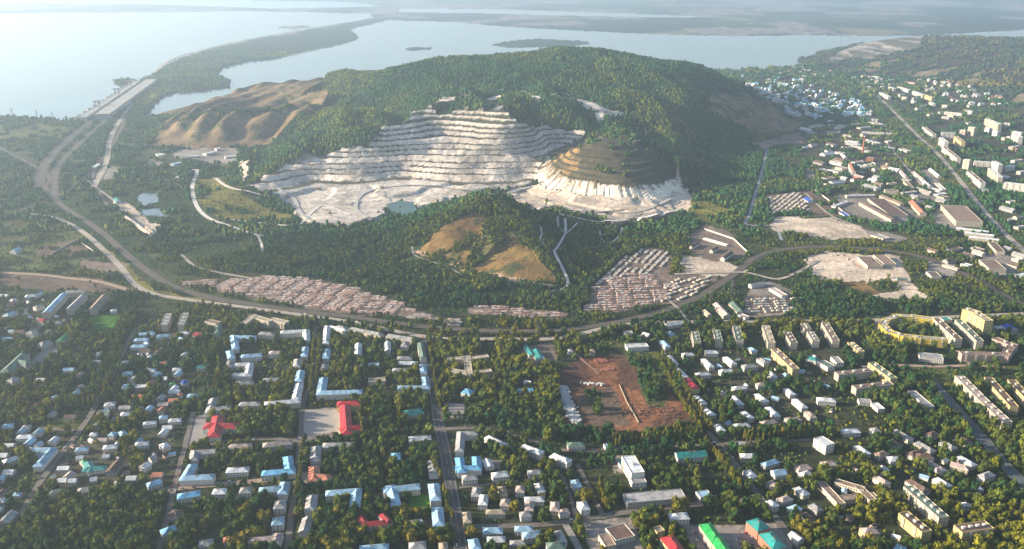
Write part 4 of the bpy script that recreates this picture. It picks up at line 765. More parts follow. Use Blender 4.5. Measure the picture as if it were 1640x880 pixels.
for poly, n, wr, lr, hs, cs, nm in (('1285,200 1400,190 1440,250 1330,262 1290,250', 26, (14, 26), (20, 60), (5, 8), 'wpgkgw', 'warehouse'), ('1300,262 1450,260 1500,310 1410,312 1330,300', 24, (12, 24), (18, 55), (5, 8), 'pgkwgn', 'warehouse'),
    ('1440,300 1500,300 1520,325 1490,345 1450,330', 8, (12, 20), (18, 40), (5, 8), 'gkwp', 'warehouse'), ('1480,395 1640,395 1640,460 1560,440 1490,420', 12, (10, 18), (16, 40), (4, 7), 'gwkp', 'warehouse'), ('1600,320 1640,320 1640,390 1615,380', 5, (12, 18), (20, 40), (5, 8), 'gwp', 'warehouse'),
    ('1560,200 1640,210 1640,290 1600,285 1605,230', 8, (12, 15), (20, 45), (9, 15), 'wgwp', 'apartment_block'), ('1430,150 1560,170 1570,205 1480,200', 12, (12, 15), (20, 40), (8, 15), 'wwpy', 'apartment_block'), ('0,470 130,465 110,520 40,560 0,560', 12, (9, 11), (10, 16), (4, 6), 'wgbkps', 'cottage'), ('60,590 170,570 300,560 290,690 250,780 60,780', 42, (9, 11), (11, 16), (4, 6), 'wgbkpswg', 'cottage'), ('-10,700 70,690 60,820 -10,830', 8, (9, 11), (11, 16), (4, 6), 'wgbk', 'cottage'),
    ('640,520 700,560 690,640 640,600', 4, (11, 12), (20, 30), (7, 8), 'gw', 'house'), ('745,790 930,780 935,830 760,835', 9, (9, 11), (14, 24), (6, 8), 'wpygw', 'house'), ('1140,720 1300,760 1320,860 1200,790', 9, (9, 12), (14, 24), (5, 7), 'wgpbk', 'house'), ('1350,690 1540,700 1600,800 1420,790', 14, (10, 12), (16, 30), (5, 8), 'gwpkn', 'house'), ('750,840 880,838 870,880 760,880', 5, (10, 12), (16, 24), (6, 8), 'gwb', 'house')):
    p_ = np.array([float(t) for t in poly.replace(' ', ',').split(',')]).reshape(-1, 2); mm = np.zeros((RH, RW), np.uint8); fill(mm, p_.ravel(), 1); rg_ = random.Random(n * 31 + int(p_[0, 0])); k = 0; tr = 0
    while k < n and tr < 400:
        tr += 1; x_, y_ = rg_.uniform(p_[:, 0].min(), p_[:, 0].max()), rg_.uniform(p_[:, 1].min(), p_[:, 1].max())
        if not mm[int(y_ - Y0), int(x_ - X0)]: continue
        gx_, gy_, gz_ = ground(x_, y_)
        if occupied(gx_[0], gy_[0]) or occupied(gx_[0] + 10, gy_[0]) or occupied(gx_[0] - 10, gy_[0]): continue
        L_len = rg_.uniform(*lr); an = rg_.choice((.45, 2.02)) if x_ > 1200 else rg_.choice((.03, 1.5)); ww = rg_.uniform(*wr)
        ax_, ay_ = proj(gx_[0] - math.cos(an) * L_len / 2, gy_[0] - math.sin(an) * L_len / 2, 6); bx_, by_ = proj(gx_[0] + math.cos(an) * L_len / 2, gy_[0] + math.sin(an) * L_len / 2, 6)
        T(f"{ax_},{ay_},{bx_},{by_} {ww} {rg_.uniform(*hs)} {rg_.choice(cs)} {'f' if nm != 'house' and nm != 'cottage' and rg_.random() < .6 else 'h' if nm == 'house' else 'g'} {rg_.choice('wcg')}", name=nm); k += 1
# --- the hydro dam
def box_vf(cx, cy, z0, lx, ly, lz, rz=0):
    c, s = math.cos(rz), math.sin(rz); v = []
    for z in (z0, z0 + lz):
        for i, j in ((-1, -1), (1, -1), (1, 1), (-1, 1)):
            x, y = i * lx / 2, j * ly / 2; v.append((cx + c * x - s * y, cy + s * x + c * y, z))
    return v, [(0, 1, 5, 4), (1, 2, 6, 5), (2, 3, 7, 6), (3, 0, 4, 7), (4, 5, 6, 7), (3, 2, 1, 0)]
def boxes(name, lst, m, parent=None, loc=(0, 0, 0)):
    V = []; Fc = []
    for b in lst:
        v, f = box_vf(*b); n = len(V); V += v; Fc += [tuple(i + n for i in q) for q in f]
    return mesh_obj(name, V, Fc, m, parent, loc)
a = plane(133, 194, 0); b = plane(222, 134, 0); L = math.hypot(b[0] - a[0], b[1] - a[1]); rzd = math.atan2(b[1] - a[1], b[0] - a[0])
dam = empty('hydro_dam', (a[0], a[1], 0), rzd); tag(dam, 'long concrete hydro dam crossing between reservoir and river', 'dam')
M_CON = mat('concrete', (.34, .33, .31), var=.2, sc=.05); M_CONL = mat('concrete_pale', (.5, .48, .45), var=.15, sc=.05)
boxes('dam_wall', [(L / 2, 0, -8, L, 26, 24)], M_CON, dam); boxes('powerhouse', [(L / 2, -75, -8, L * .96, 55, 30)], wall_mat('g', WALL['g']), dam)
boxes('roof', [(L / 2, -75, 22.1, L * .97, 58, 2)], M_CON, dam); boxes('spillway_deck', [(L / 2, 34, -4, L, 6, 12)], M_CONL, dam)
for k in range(14): boxes('gate_pier', [(L * (k + .5) / 14, 20, -8, 8, 16, 30)], M_CONL, dam)
for f in (.22, .55, .8):
    c0 = empty('gantry_crane', (a[0] + (b[0] - a[0]) * f, a[1] + (b[1] - a[1]) * f, 16), rzd); tag(c0, 'gantry crane standing astride the dam crest', 'crane', 'gantry cranes on the dam')
    boxes('leg', [(-8, -8, 0, 2, 2, 26)], M_STEEL, c0); boxes('leg', [(8, -8, 0, 2, 2, 26)], M_STEEL, c0); boxes('leg', [(-8, 8, 0, 2, 2, 26)], M_STEEL, c0); boxes('leg', [(8, 8, 0, 2, 2, 26)], M_STEEL, c0); boxes('girder', [(0, 0, 26, 22, 30, 4)], M_STEEL, c0)
# breakwater pier
# --- brick chimney with bands
def lathe(name, prof, n, m, parent=None, loc=(0, 0, 0)):
    V = []; Fc = []
    for r, z in prof:
        for i in range(n): V.append((r * math.cos(2 * math.pi * i / n), r * math.sin(2 * math.pi * i / n), z))
    for k in range(len(prof) - 1):
        for i in range(n): j = (i + 1) % n; Fc.append((k * n + i, k * n + j, k * n + n + j, k * n + n + i))
    return mesh_obj(name, V, Fc, m, parent, loc, smooth_=True)
X, Y, Z = ground(1381, 250); ch = empty('factory_chimney', (X[0], Y[0], Z[0])); tag(ch, 'tall red brick factory chimney in the industrial quarter', 'chimney')
lathe('shaft', [(3.9, 0), (3.3, 20), (2.7, 45), (2.2, 66)], 16, mat('chimney_red', (.34, .12, .08)), ch); lathe('base', [(7, 0), (7, 5), (5, 6)], 16, M_CHIM, ch); lathe('cap', [(2.62, 66), (3.2, 66.5), (3.2, 69), (2.2, 69)], 16, M_CONL, ch)
LM.append((1383, 235, 'the red brick chimney'))
# ------------------------------------------------------------------ automatic labels: look + the landmark it stands by
cells = {}
def relation(px, py, x, y):
    best = min(LM, key=lambda l: (l[0] - px) ** 2 + ((l[1] - py) * 1.7) ** 2 + (0 if (l[0] - px) ** 2 + (l[1] - py) ** 2 > 9 else 1e9))
    dx, dy = px - best[0], (py - best[1]) * 1.6
    rel = ('beyond' if dy < 0 else 'in front of') if abs(dy) > abs(dx) else ('on the sunlit side of' if dx < 0 else 'on the shaded side of')
    return best[2], rel, math.hypot(dx, dy)
ORD = ['', 'second', 'third', 'fourth', 'fifth', 'sixth', 'seventh', 'eighth', 'ninth', 'tenth', 'eleventh', 'twelfth']
CATN = {'apartment_block': 'apartment block', 'house': 'house', 'cottage': 'cottage', 'warehouse': 'warehouse', 'tower_block': 'tower block'}
for B in BLD:
    if B['label']: tag(B['o'], B['label'], B['cat']); continue
    form = {'f': 'flat-roofed', 'h': 'hip-roofed', 'g': 'gabled'}[B['rt']]
    shape = 'angled ' if B['n'] > 1 else ('long ' if B['L'] > 45 else ('short ' if B['L'] < 14 else ''))
    lm, rel, d = relation(B['px'], B['py'], B['x'], B['y']); cat = CATN.get(B['name'], B['name'].replace('_', ' '))
    if len((shape + ROOF[B['roofc']][0] + ' x ' + cat + ' x x ' + rel + ' ' + lm).split()) > 15: shape = ''
    key = f"{shape}{ROOF[B['roofc']][0]} {form} {cat}", lm, rel
    key = (key[0].replace('pinkish grey', 'pinkish') if len(' '.join(key).split()) > 13 else key[0],) + key[1:]
    cells.setdefault(key, []).append((d, B, cat))
for (dsc, lm, rel), lst in cells.items():
    lst.sort(key=lambda t: t[0])
    for k, (d, B, cat) in enumerate(lst):
        lab = f"{dsc} {rel} {lm}" if len(lst) == 1 else f"{dsc}, {(ORD[k] + ' away') if k and k < 12 else 'next'} {rel} {lm}"
        if len(lab.split()) > 15: lab = lab.replace('next ', '').replace(' in the ', ' of the ').replace('pinkish grey', 'pinkish')
        if len(lab.replace('-', ' ').split()) > 16: lab = lab.replace('flat-roofed ', '').replace('hip-roofed ', '').replace('gabled ', '')
        tag(B['o'], lab, cat)
print('BUILDINGS', len(BLD))
# ------------------------------------------------------------------ village houses, garages, sheds
def in_poly_pts(poly, n, seed):
    p = np.array([float(t) for t in poly.replace(' ', ',').split(',')]).reshape(-1, 2); m = np.zeros((RH, RW), np.uint8); fill(m, p.ravel(), 1)
    rg = np.random.default_rng(seed); out = []
    x0, y0 = p.min(0); x1, y1 = p.max(0)
    tries = 0
    while len(out) < n and tries < n * 60:
        tries += 1; x = rg.uniform(x0, x1); y = rg.uniform(y0, y1)
        if m[int(y - Y0), int(x - X0)]: out.append((x, y))
    return out
def small_house_mesh(l, w, h, rise, rm, wm2, name):
    hw = w / 2; o = .4
    V = [(-l / 2, -hw, -2), (l / 2, -hw, -2), (l / 2, hw, -2), (-l / 2, hw, -2), (-l / 2, -hw, h), (l / 2, -hw, h), (l / 2, hw, h), (-l / 2, hw, h), (-l / 2, 0, h + rise), (l / 2, 0, h + rise)]
    Fc = [(0, 1, 5, 4), (1, 2, 6, 5), (2, 3, 7, 6), (3, 0, 4, 7), (5, 6, 9), (7, 4, 8)]
    n = len(V); zz_ = h - .2; V += [(-l / 2 - o, -hw - o, zz_), (l / 2 + o, -hw - o, zz_), (l / 2 + o, 0, h + rise + .15), (-l / 2 - o, 0, h + rise + .15), (l / 2 + o, hw + o, zz_), (-l / 2 - o, hw + o, zz_)]
    Fc += [(n, n + 1, n + 2, n + 3), (n + 3, n + 2, n + 4, n + 5), (n, n + 5, n + 4, n + 1)]
    ob = mesh_obj(name, V, Fc, [wm2, rm], mi=[0] * 6 + [1] * 3, link=False); return ob.data
WM = wall_mat('w', WALL['w'], False); WC = wall_mat('c', WALL['c'], False); WR = wall_mat('p', WALL['p'], False)
vm_ = [(small_house_mesh(l, w, h, r, ROOF[c][1], wl, 'village_house'), ROOF[c][0]) for l, w, h, r, c, wl in ((13, 9, 4.5, 3, 'b', WM), (12, 9, 4, 3.5, 'w', WM), (14, 9, 5, 3, 'g', WC), (11, 9, 5, 3, 'B', WM), (12, 9, 4.5, 3, 's', WM), (13, 9, 4.5, 3, 'p', WC))]
VIL = [('1172,118 1200,120 1290,130 1340,152 1395,172 1400,188 1330,188 1290,195 1255,180 1215,150', 200, 'houses of the hillside village', 'on the slope between the mountain and the river flats', (0, 0, 1, 1, 2, 3, 3, 0)),
       ('1240,108 1330,112 1340,125 1290,128 1240,120', 30, 'houses near the river flats', 'on the flats close to the river', (4, 5, 1, 2)),
       ('1470,125 1530,130 1620,165 1600,178 1540,168 1480,145', 60, 'houses below the far hill', 'at the foot of the far hill', (4, 5, 1, 2, 1)),
       ('1350,120 1420,125 1440,140 1380,142', 22, 'houses by the far highway', 'beside the far highway', (5, 1, 2))]
for poly, n, grp, where, mix in VIL:
    pts = in_poly_pts(poly, n, n); X, Y, Z = ground([p[0] for p in pts], [p[1] for p in pts])
    for k in range(len(pts)):
        me, cn = vm_[mix[k % len(mix)]]; o = bpy.data.objects.new('village_house', me); S.collection.objects.link(o); s = random.uniform(1.3, 1.95)
        o.location = (X[k], Y[k], Z[k]); o.rotation_euler = (0, 0, random.choice((0, .5 * math.pi)) + random.uniform(-.4, .4)); o.scale = (s, s, s)
        tag(o, f'small {cn}-roofed village house {where}', 'house', f'{cn}-roofed {grp}')
        mark_seg(X[k], Y[k], X[k] + 1, Y[k], 6)
# garages: rows of lock-ups, each block one low building with uneven roofs
def garage_mesh(L, seed, rmats, wl):
    rg = random.Random(seed); V = []; Fc = []; mi = []; x = -L / 2
    while x < L / 2 - 2:
        l = rg.uniform(3.5, 7); l = min(l, L / 2 - x); h = rg.uniform(2.3, 3.6); w = rg.uniform(5.2, 6.8)
        n = len(V); hw = w / 2; hb = h - rg.uniform(-.5, .7)
        V += [(x, -hw, -1), (x + l, -hw, -1), (x + l, hw, -1), (x, hw, -1), (x, -hw, h), (x + l, -hw, h), (x + l, hw, hb), (x, hw, hb)]
        Fc += [(n, n + 1, n + 5, n + 4), (n + 1, n + 2, n + 6, n + 5), (n + 2, n + 3, n + 7, n + 6), (n + 3, n, n + 4, n + 7), (n + 4, n + 5, n + 6, n + 7)]
        mi += [0, 0, 0, 0, rg.randint(1, len(rmats))]; x += l + rg.choice((0.02, 0.02, 1.2))
    return mesh_obj('garage_block', V, Fc, [wl] + rmats, mi=mi, link=False).data
PK = [mat('garage_pink', (.46, .31, .26), var=.3, sc=.4), mat('garage_pale', (.50, .42, .38), var=.3, sc=.4), mat('garage_rust', (.28, .16, .12), var=.3, sc=.4), mat('garage_grey', (.30, .27, .26), var=.3, sc=.4)]
GK = [mat('shed_grey', (.36, .33, .32), var=.3, sc=.4), mat('garage_pale', (.5, .42, .38)), mat('shed_dark', (.16, .14, .14), var=.3, sc=.4), mat('shed_blue', (.30, .36, .42), var=.3, sc=.4)]
gm = {}
for s in range(6):
    gm['p', s] = garage_mesh(random.uniform(26, 34), s, PK, WR); gm['g', s] = garage_mesh(random.uniform(22, 34), 50 + s, GK, WC)
GAR = [('352,453 420,444 480,449 560,459 630,483 690,507 640,505 520,498 420,480 352,465', 'p', -.16, 11.5, 36, 'pink lock-up garage block in the packed field beside the railway curve', 'garages beside the railway curve'),
       ('752,490 800,492 895,500 900,511 820,511 750,500', 'p', -.05, 13, 36, 'pink lock-up garage block under the wooded foot of the bare hill', 'garages under the bare hill'),
       ('943,500 950,472 985,440 1040,440 1080,460 1060,485 1000,500', 'p', .06, 12.5, 36, 'lock-up garage block in rows beside the forest edge', 'garages beside the forest edge'),
       ('955,455 985,420 1035,396 1072,408 1068,438 1010,440', 'g', 1.15, 14, 36, 'grey lock-up garage block on the slope above the garage rows', 'grey garages above the rows'),
       ('1075,448 1140,445 1150,450 1100,478 1060,482', 'g', .75, 14, 36, 'grey lock-up garage block inside the bend of the railway', 'garages inside the railway bend'),
       ('640,500 700,508 760,518 740,524 640,510', 'g', -.15, 13, 36, 'grey shed block squeezed against the railway embankment', 'sheds against the embankment'),
       ('1200,478 1278,476 1282,500 1200,505', 'g', .1, 13, 36, 'grey lock-up garage block below the railway overpass', 'garages below the overpass'),
       ('1228,318 1278,308 1298,338 1238,343', 'g', 1.0, 14, 34, 'grey shed block above the pale depot yard', 'sheds above the depot yard'),
       ('292,453 350,449 350,458 300,461', 'p', -.03, 12, 36, 'pink garage block at the tail of the garage field', 'garages at the tail of the field'),
       ('425,442 510,446 515,452 430,449', 'p', -.08, 12, 36, 'pink garage block strung along the forest edge', 'garages along the forest edge'),
       ('1205,233 1298,208 1308,226 1222,240', 'g', .2, 17, 38, 'grey shed block strung below the tan slope', 'sheds below the tan slope'),
       ('836,556 882,550 892,588 846,590', 'g', 1.35, 13, 32, 'blue-grey lock-up garage block beside the big building site', 'garages beside the building site'),
       ('132,416 196,426 193,438 132,434', 'g', -.1, 14, 34, 'grey shed block between two roads in scrubland', 'sheds in the scrubland')]
ng = 0
for poly, kd, rot, dr, dl, lab, grp in GAR:
    p = np.array([float(t) for t in poly.replace(' ', ',').split(',')]).reshape(-1, 2); m = np.zeros((RH, RW), np.uint8); fill(m, p.ravel(), 1)
    gx, gy, gz = ground(p[:, 0], p[:, 1]); c, s = math.cos(rot), math.sin(rot); cx, cy = gx.mean(), gy.mean()
    ext = max(np.ptp(gx), np.ptp(gy)) * .75 + 40
    for v in np.arange(-ext, ext, dr):
        for u in np.arange(-ext, ext, dl):
            u2 = u + random.uniform(-1, 1) + (v * .13) % 9; X = cx + c * u2 - s * v; Y = cy + s * u2 + c * v + 10 * math.sin(X / 120.)
            qx, qy = proj(X, Y, 0)
            if m[int(np.clip(qy - Y0, 0, RH - 1)), int(np.clip(qx - X0, 0, RW - 1))] and ng < 292 and random.random() > .10:
                o = bpy.data.objects.new('garage_block', gm[kd, random.randrange(6)]); S.collection.objects.link(o); ng += 1
                o.location = (X, Y, float(height(X, Y))); o.rotation_euler = (0, 0, rot + random.uniform(-.09, .09)); tag(o, lab, 'garages', grp)
                mark_seg(X - c * 13, Y - s * 13, X + c * 13, Y + s * 13, 5)
print('GARAGES', ng)
# sheds in the garden quarter
shm = [(small_house_mesh(l, w, h, r, ROOF[c][1], wl, 'garden_shed'), ROOF[c][0]) for l, w, h, r, c, wl in ((6, 4, 2.4, 1.2, 'w', WC), (5, 4, 2.2, 1, 'g', WC), (7, 5, 2.6, 1.4, 'b', WM), (6, 4.5, 2.4, 1.2, 'k', WR))]
for poly, n, where in (('95,700 285,660 300,560 340,530 240,525 200,575', 55, 'among the gardens above the poplar street'), ('60,710 280,700 282,765 60,790', 55, 'among the gardens around the teal cottage'), ('1100,560 1340,570 1330,680 1160,690', 45, 'between the white houses beside the poplar belt'), ('0,500 60,470 130,480 110,530 0,560', 25, 'near the green hall'), ('1390,690 1600,760 1560,870 1300,870', 22, 'in the dark wooded corner of town')):
    pts = in_poly_pts(poly, n, n * 3 + 1); X, Y, Z = ground([q[0] for q in pts], [q[1] for q in pts])
    for k in range(len(pts)):
        if occupied(X[k], Y[k]): continue
        me, cn = shm[k % 4]; o = bpy.data.objects.new('garden_shed', me); S.collection.objects.link(o); o.location = (X[k], Y[k], Z[k]); o.rotation_euler = (0, 0, random.uniform(0, 3)); s_ = random.uniform(.9, 1.5); o.scale = (s_,) * 3
        tag(o, f'small {cn}-roofed shed {where}', 'shed', f'{cn}-roofed sheds {where}'); mark_seg(X[k], Y[k], X[k] + 1, Y[k], 3)
# rubble of the demolished building, building-site piles
def rubble(name, pts, n, wid, size, m, label):
    p = np.array([float(t) for t in pts.replace(' ', ',').split(',')]).reshape(-1, 2); X, Y, Z = ground(p[:, 0], p[:, 1]); V = []; Fc = []
    for k in range(n):
        t = random.random() * (len(X) - 1); i = int(t); f = t - i; x = X[i] * (1 - f) + X[i + 1] * f + random.gauss(0, wid); y = Y[i] * (1 - f) + Y[i + 1] * f + random.gauss(0, wid)
        v, f_ = box_vf(x, y, Z[i] - .3 + random.random() * 1.5, size * random.uniform(.4, 1.6), size * random.uniform(.4, 1.6), size * random.uniform(.3, .9), random.random() * 3); q = len(V)
        v = [(a_, b_, c_ + random.uniform(-.3, .3)) for a_, b_, c_ in v]; V += v; Fc += [tuple(j + q for j in g) for g in f_]
    o = mesh_obj(name, V, Fc, m); tag(o, label, 'rubble', None, 'stuff'); mark_seg(X[0], Y[0], X[-1], Y[-1], wid * 2); return o
rubble('rubble', '899,621 908,645 922,677', 900, 3.6, 2.4, mat('rubble_pale', (.50, .50, .50), var=.3, sc=.5), 'long heap of pale rubble on the red earth site')
rubble('debris', '955,578 968,579', 120, 3, 2, mat('rubble_brick', (.38, .15, .10)), 'brick remains of a razed house on red earth'); rubble('debris', '962,594 984,590', 120, 4, 1.6, mat('rubble_brick2', (.36, .16, .11)), 'low brick remains beside a dirt track')
rubble('debris', '932,615 965,617', 40, 2, 2.6, mat('rubble_white', (.6, .6, .58)), 'scattered white slabs on the building site')
rubble('debris', '1000,660 1090,660', 120, 16, 2.0, mat('rubble_red', (.20, .10, .065)), 'scattered heaps of red earth on the building site')
# fences / walls
def fence(name, pts, h, m, label, t=.35):
    p = np.array([float(v) for v in pts.replace(' ', ',').split(',')]).reshape(-1, 2); X, Y, Z = ground(p[:, 0], p[:, 1]); V = []; Fc = []
    for i in range(len(X) - 1):
        L = math.hypot(X[i + 1] - X[i], Y[i + 1] - Y[i]); v, f = box_vf((X[i] + X[i + 1]) / 2, (Y[i] + Y[i + 1]) / 2, min(Z[i], Z[i + 1]) - 1, L - t * 1.1, t, h + 1, math.atan2(Y[i + 1] - Y[i], X[i + 1] - X[i])); q = len(V); V += v; Fc += [tuple(j + q for j in g) for g in f]
    o = mesh_obj(name, V, Fc, m); tag(o, label, 'wall')
MF = mat('fence_concrete', (.52, .48, .43), var=.15)
fence('boundary_wall', '1292,296 1325,320 1360,348', 3.5, MF, 'pale concrete boundary wall running down to the depot yard', .8)
fence('boundary_wall', '1128,368 1175,384 1196,404', 3.5, MF, 'pale wall around the yard by the railway', .8)
fence('boundary_wall', '123,385 148,402 150,406', 3, MF, 'pale wall around a walled scrubland yard', .8); fence('boundary_wall', '123,385 92,402 72,416', 3, MF, 'second pale wall of the walled scrubland yard', .8)
fence('boundary_wall', '992,617 1004,645 1023,678', 1.8, mat('fence_yellow', (.36, .30, .20)), 'yellowish wall dividing the red earth building site', .8)
# vehicles
def car_mesh(col, nm):
    prof = [(-2.1, .3), (-2.1, .85), (-1.3, .95), (-.8, 1.45), (.7, 1.45), (1.25, .95), (2.1, .8), (2.1, .3)]; V = []; w = .85
    for sgn in (-1, 1):
        for x, z in prof: V.append((x, sgn * (w if z < 1.2 else w * .8), z))
    n = len(prof); Fc = [tuple(range(n))[::-1], tuple(range(n, 2 * n))]; mi = [0, 0]
    for i in range(n): j = (i + 1) % n; Fc.append((i, j, n + j, n + i)); mi.append(1 if i in (2, 4) else 0)
    for x in (-1.3, 1.3):
        for y in (-.86, .86):
            q = len(V)
            for k in range(8): V.append((x + .34 * math.cos(k * math.pi / 4), y, .34 + .34 * math.sin(k * math.pi / 4)))
            Fc.append(tuple(range(q, q + 8))); mi.append(2)
    return mesh_obj(nm, V, Fc, [mat('car_' + nm[:0] + str(col), col, rough=.3, spec=.6, var=0), M_PANE, mat('tyre', (.02, .02, .02))], mi=mi, link=False).data
cars = [(car_mesh(c, 'parked_car'), n) for c, n in (((.7, .7, .7), 'white'), ((.25, .26, .28), 'grey'), ((.03, .03, .04), 'black'), ((.35, .03, .03), 'red'), ((.05, .10, .25), 'blue'))]
STN = {0: 'on the wide main avenue', 1: 'in the narrow street behind the paved square', 2: 'on the pinkish street of blue-roofed blocks', 3: 'on the cross street by the paved square', 4: 'on the pale highway along the railway', 8: 'on the far highway'}
kc = 0; NC = 0
for ri, (nm, X, Y, tx, ty, w) in enumerate(ROADPTS):
    if nm not in ('road', 'street') or len(X) < 6 or Y.min() > 1560: continue
    n = int(len(X) * (.8 if ri in (0, 2, 3) else .22)); where = STN.get(ri)
    if where is None:
        qx, qy = proj(X[len(X) // 2], Y[len(X) // 2], 0); lm, rel, d = relation(float(qx), float(qy), 0, 0); where = 'on the street near ' + lm
    for k in range(n):
        if NC >= 235: break
        i = random.randrange(1, len(X) - 1)
        if Y[i] > 1600: continue
        NC += 1
        side = random.choice((-1, 1)); off = side * (w / 2 - 1.7); x = X[i] - ty[i] * off; y = Y[i] + tx[i] * off
        c_, cn = cars[kc % 5]; kc += 1
        o = bpy.data.objects.new('parked_car', c_); S.collection.objects.link(o); o.location = (x, y, height(x, y) + .9); o.rotation_euler = (0, 0, math.atan2(ty[i], tx[i]) + (math.pi if side > 0 else 0))
        tag(o, f'{cn} car {where}', 'car', f'{cn} cars {where}')
for (poly, n, where) in (('1095,850 1140,845 1175,880 1120,890', 16, 'in the car park beside the green-roofed block'), ('1170,850 1200,845 1230,885 1190,890', 12, 'between the green-roofed and teal-roofed blocks'), ('1270,372 1300,372 1300,378 1270,378', 12, 'lined up in the pale depot yard'), ('1330,408 1350,404 1380,430 1360,436', 16, 'on the large sandy yard')):
    for q, (x_, y_) in enumerate(in_poly_pts(poly, n, n + 5)):
        X, Y, Z = ground(x_, y_); c_, cn = cars[q % 5]; o = bpy.data.objects.new('parked_car', c_); S.collection.objects.link(o); o.location = (X[0], Y[0], Z[0] + .15); o.rotation_euler = (0, 0, random.choice((.3, 1.87))); tag(o, f'{cn} car {where}', 'car', f'{cn} cars {where}')
# haul trucks in the quarry
for x_, y_, lab in ((510, 304, 'dump truck on the white quarry floor below the benches'), (612, 302, 'dump truck beside the grey quarry ledge'), (528, 342, 'dump truck on the pale spoil mound'), (606, 341, 'dump truck near the quarry pond'), (695, 327, 'dump truck at the forest rim of the quarry')):
    X, Y, Z = ground(x_, y_); t = empty('dump_truck', (X[0], Y[0], Z[0]), random.random() * 3); tag(t, lab, 'truck'); MT = mat('truck_yellow', (.25, .18, .05)); MB_ = mat('tyre', (.02, .02, .02))
    boxes('body', [(0, 0, 1.2, 9, 4, 1.2)], MT, t); boxes('dump_bed', [(-1.5, 0, 2.5, 6, 4.4, 2)], MT, t); boxes('cab', [(3.2, 0, 2.5, 2, 3, 2.2)], MT, t)
    for i in (-3, -1, 3):
        for j in (-2, 2): o = lathe('wheel', [(0, -.4), (1, -.4), (1, .4), (0, .4)], 10, MB_, t); o.rotation_euler = (R(90), 0, 0); o.location = (i, j, 1)
# power pylons
def pylon(x_, y_, h, lab):
    X, Y, Z = ground(x_, y_); t = empty('power_pylon', (X[0], Y[0], Z[0])); tag(t, lab, 'pylon'); V = []; Fc = []
    def bar(a, b, r=.35):
        a = Vector(a); b = Vector(b); d = (b - a).normalized(); u = d.orthogonal().normalized() * r; v = d.cross(u); n = len(V)
        for p in (a, b): V.extend([tuple(p + u), tuple(p + v), tuple(p - u), tuple(p - v)])
        Fc.extend([(n + i, n + (i + 1) % 4, n + 4 + (i + 1) % 4, n + 4 + i) for i in range(4)])
    for i, j in ((-1, -1), (1, -1), (1, 1), (-1, 1)): bar((i * 3.5, j * 3.5, -1), (i * .7, j * .7, h))
    for k in range(5):
        z0, z1 = h * k / 5, h * (k + 1) / 5; r0 = 3.5 - 2.8 * k / 5; r1 = 3.5 - 2.8 * (k + 1) / 5
        bar((-r0, -r0, z0), (r1, -r1, z1), .22); bar((r0, -r0, z0), (-r1, -r1, z1), .22); bar((-r0, r0, z0), (r1, r1, z1), .22)
    mesh_obj('lattice_tower', V, Fc, M_STEEL, t); V.clear(); Fc.clear()
    for z in (h * .7, h * .84, h * .97): bar((-6, 0, z), (6, 0, z), .3)
    mesh_obj('crossarm', V, Fc, M_STEEL, t)
for x_, y_, lab in ((1138, 487, 'lattice pylon beside the railway bend'), (862, 545, 'lattice pylon beside the highway at the avenue head'), (1172, 476, 'lattice pylon near the garage hall'), (60, 190, 'lattice pylon on the reservoir shore'), (85, 193, 'lattice pylon between dam and reservoir shore'), (20, 186, 'lattice pylon farther along the reservoir shore')): pylon(x_, y_, 34, lab)
# ------------------------------------------------------------------ trees
FOL = mat('foliage', vcol='Col', var=.45, sc=.25, rough=.9, spec=.1); M_TRUNK = mat('bark', (.10, .07, .05))
def ico():
    t = (1 + 5 ** .5) / 2; v = np.array([(-1, t, 0), (1, t, 0), (-1, -t, 0), (1, -t, 0), (0, -1, t), (0, 1, t), (0, -1, -t), (0, 1, -t), (t, 0, -1), (t, 0, 1), (-t, 0, -1), (-t, 0, 1)], float); v /= np.linalg.norm(v[0])
    f = np.array([(0, 11, 5), (0, 5, 1), (0, 1, 7), (0, 7, 10), (0, 10, 11), (1, 5, 9), (5, 11, 4), (11, 10, 2), (10, 7, 6), (7, 1, 8), (3, 9, 4), (3, 4, 2), (3, 2, 6), (3, 6, 8), (3, 8, 9), (4, 9, 5), (2, 4, 11), (6, 2, 10), (8, 6, 7), (9, 8, 1)]); return v, f
def crown_geo(seed, leaves, H=1.0, slim=1.0, lobes=5, leaf=.16):
    """unit crown: width ~1, from z .15 to 1; irregular lobes made of leaf clumps"""
    rg = np.random.default_rng(seed); iv, fi = ico(); V = []; Fc = []; n = 0
    cen = [(0, 0, .55)] + [(rg.uniform(-.26, .26) * slim, rg.uniform(-.26, .26) * slim, rg.uniform(.32, .82)) for _ in range(lobes - 1)]
    rad = [.30] + [rg.uniform(.16, .26) for _ in range(lobes - 1)]
    for c, r in zip(cen, rad):
        v = iv * r * .86 * (1 + rg.uniform(-.25, .25, (12, 1))); v[:, :2] *= slim; V.append(v + c); Fc.append(fi + n); n += 12
    for k in range(leaves):
        i = rg.integers(lobes); d = rg.normal(size=3); d /= np.linalg.norm(d); r = rad[i] * rg.uniform(.75, 1.18); p = np.array(cen[i]) + d * r * np.array((slim, slim, 1.05))
        a = rg.normal(size=3); a -= d * a.dot(d) * .6; a /= np.linalg.norm(a); b = np.cross(d, a); b /= np.linalg.norm(b) + 1e-6; s = leaf * rg.uniform(.5, 1.1)
        V.append(np.array([p - a * s * .5, p + a * s * .5 , p + b * s * .8 + d * s * .35])); Fc.append(np.array([(n, n + 1, n + 2)])); n += 3
    return np.concatenate(V), np.concatenate(Fc)
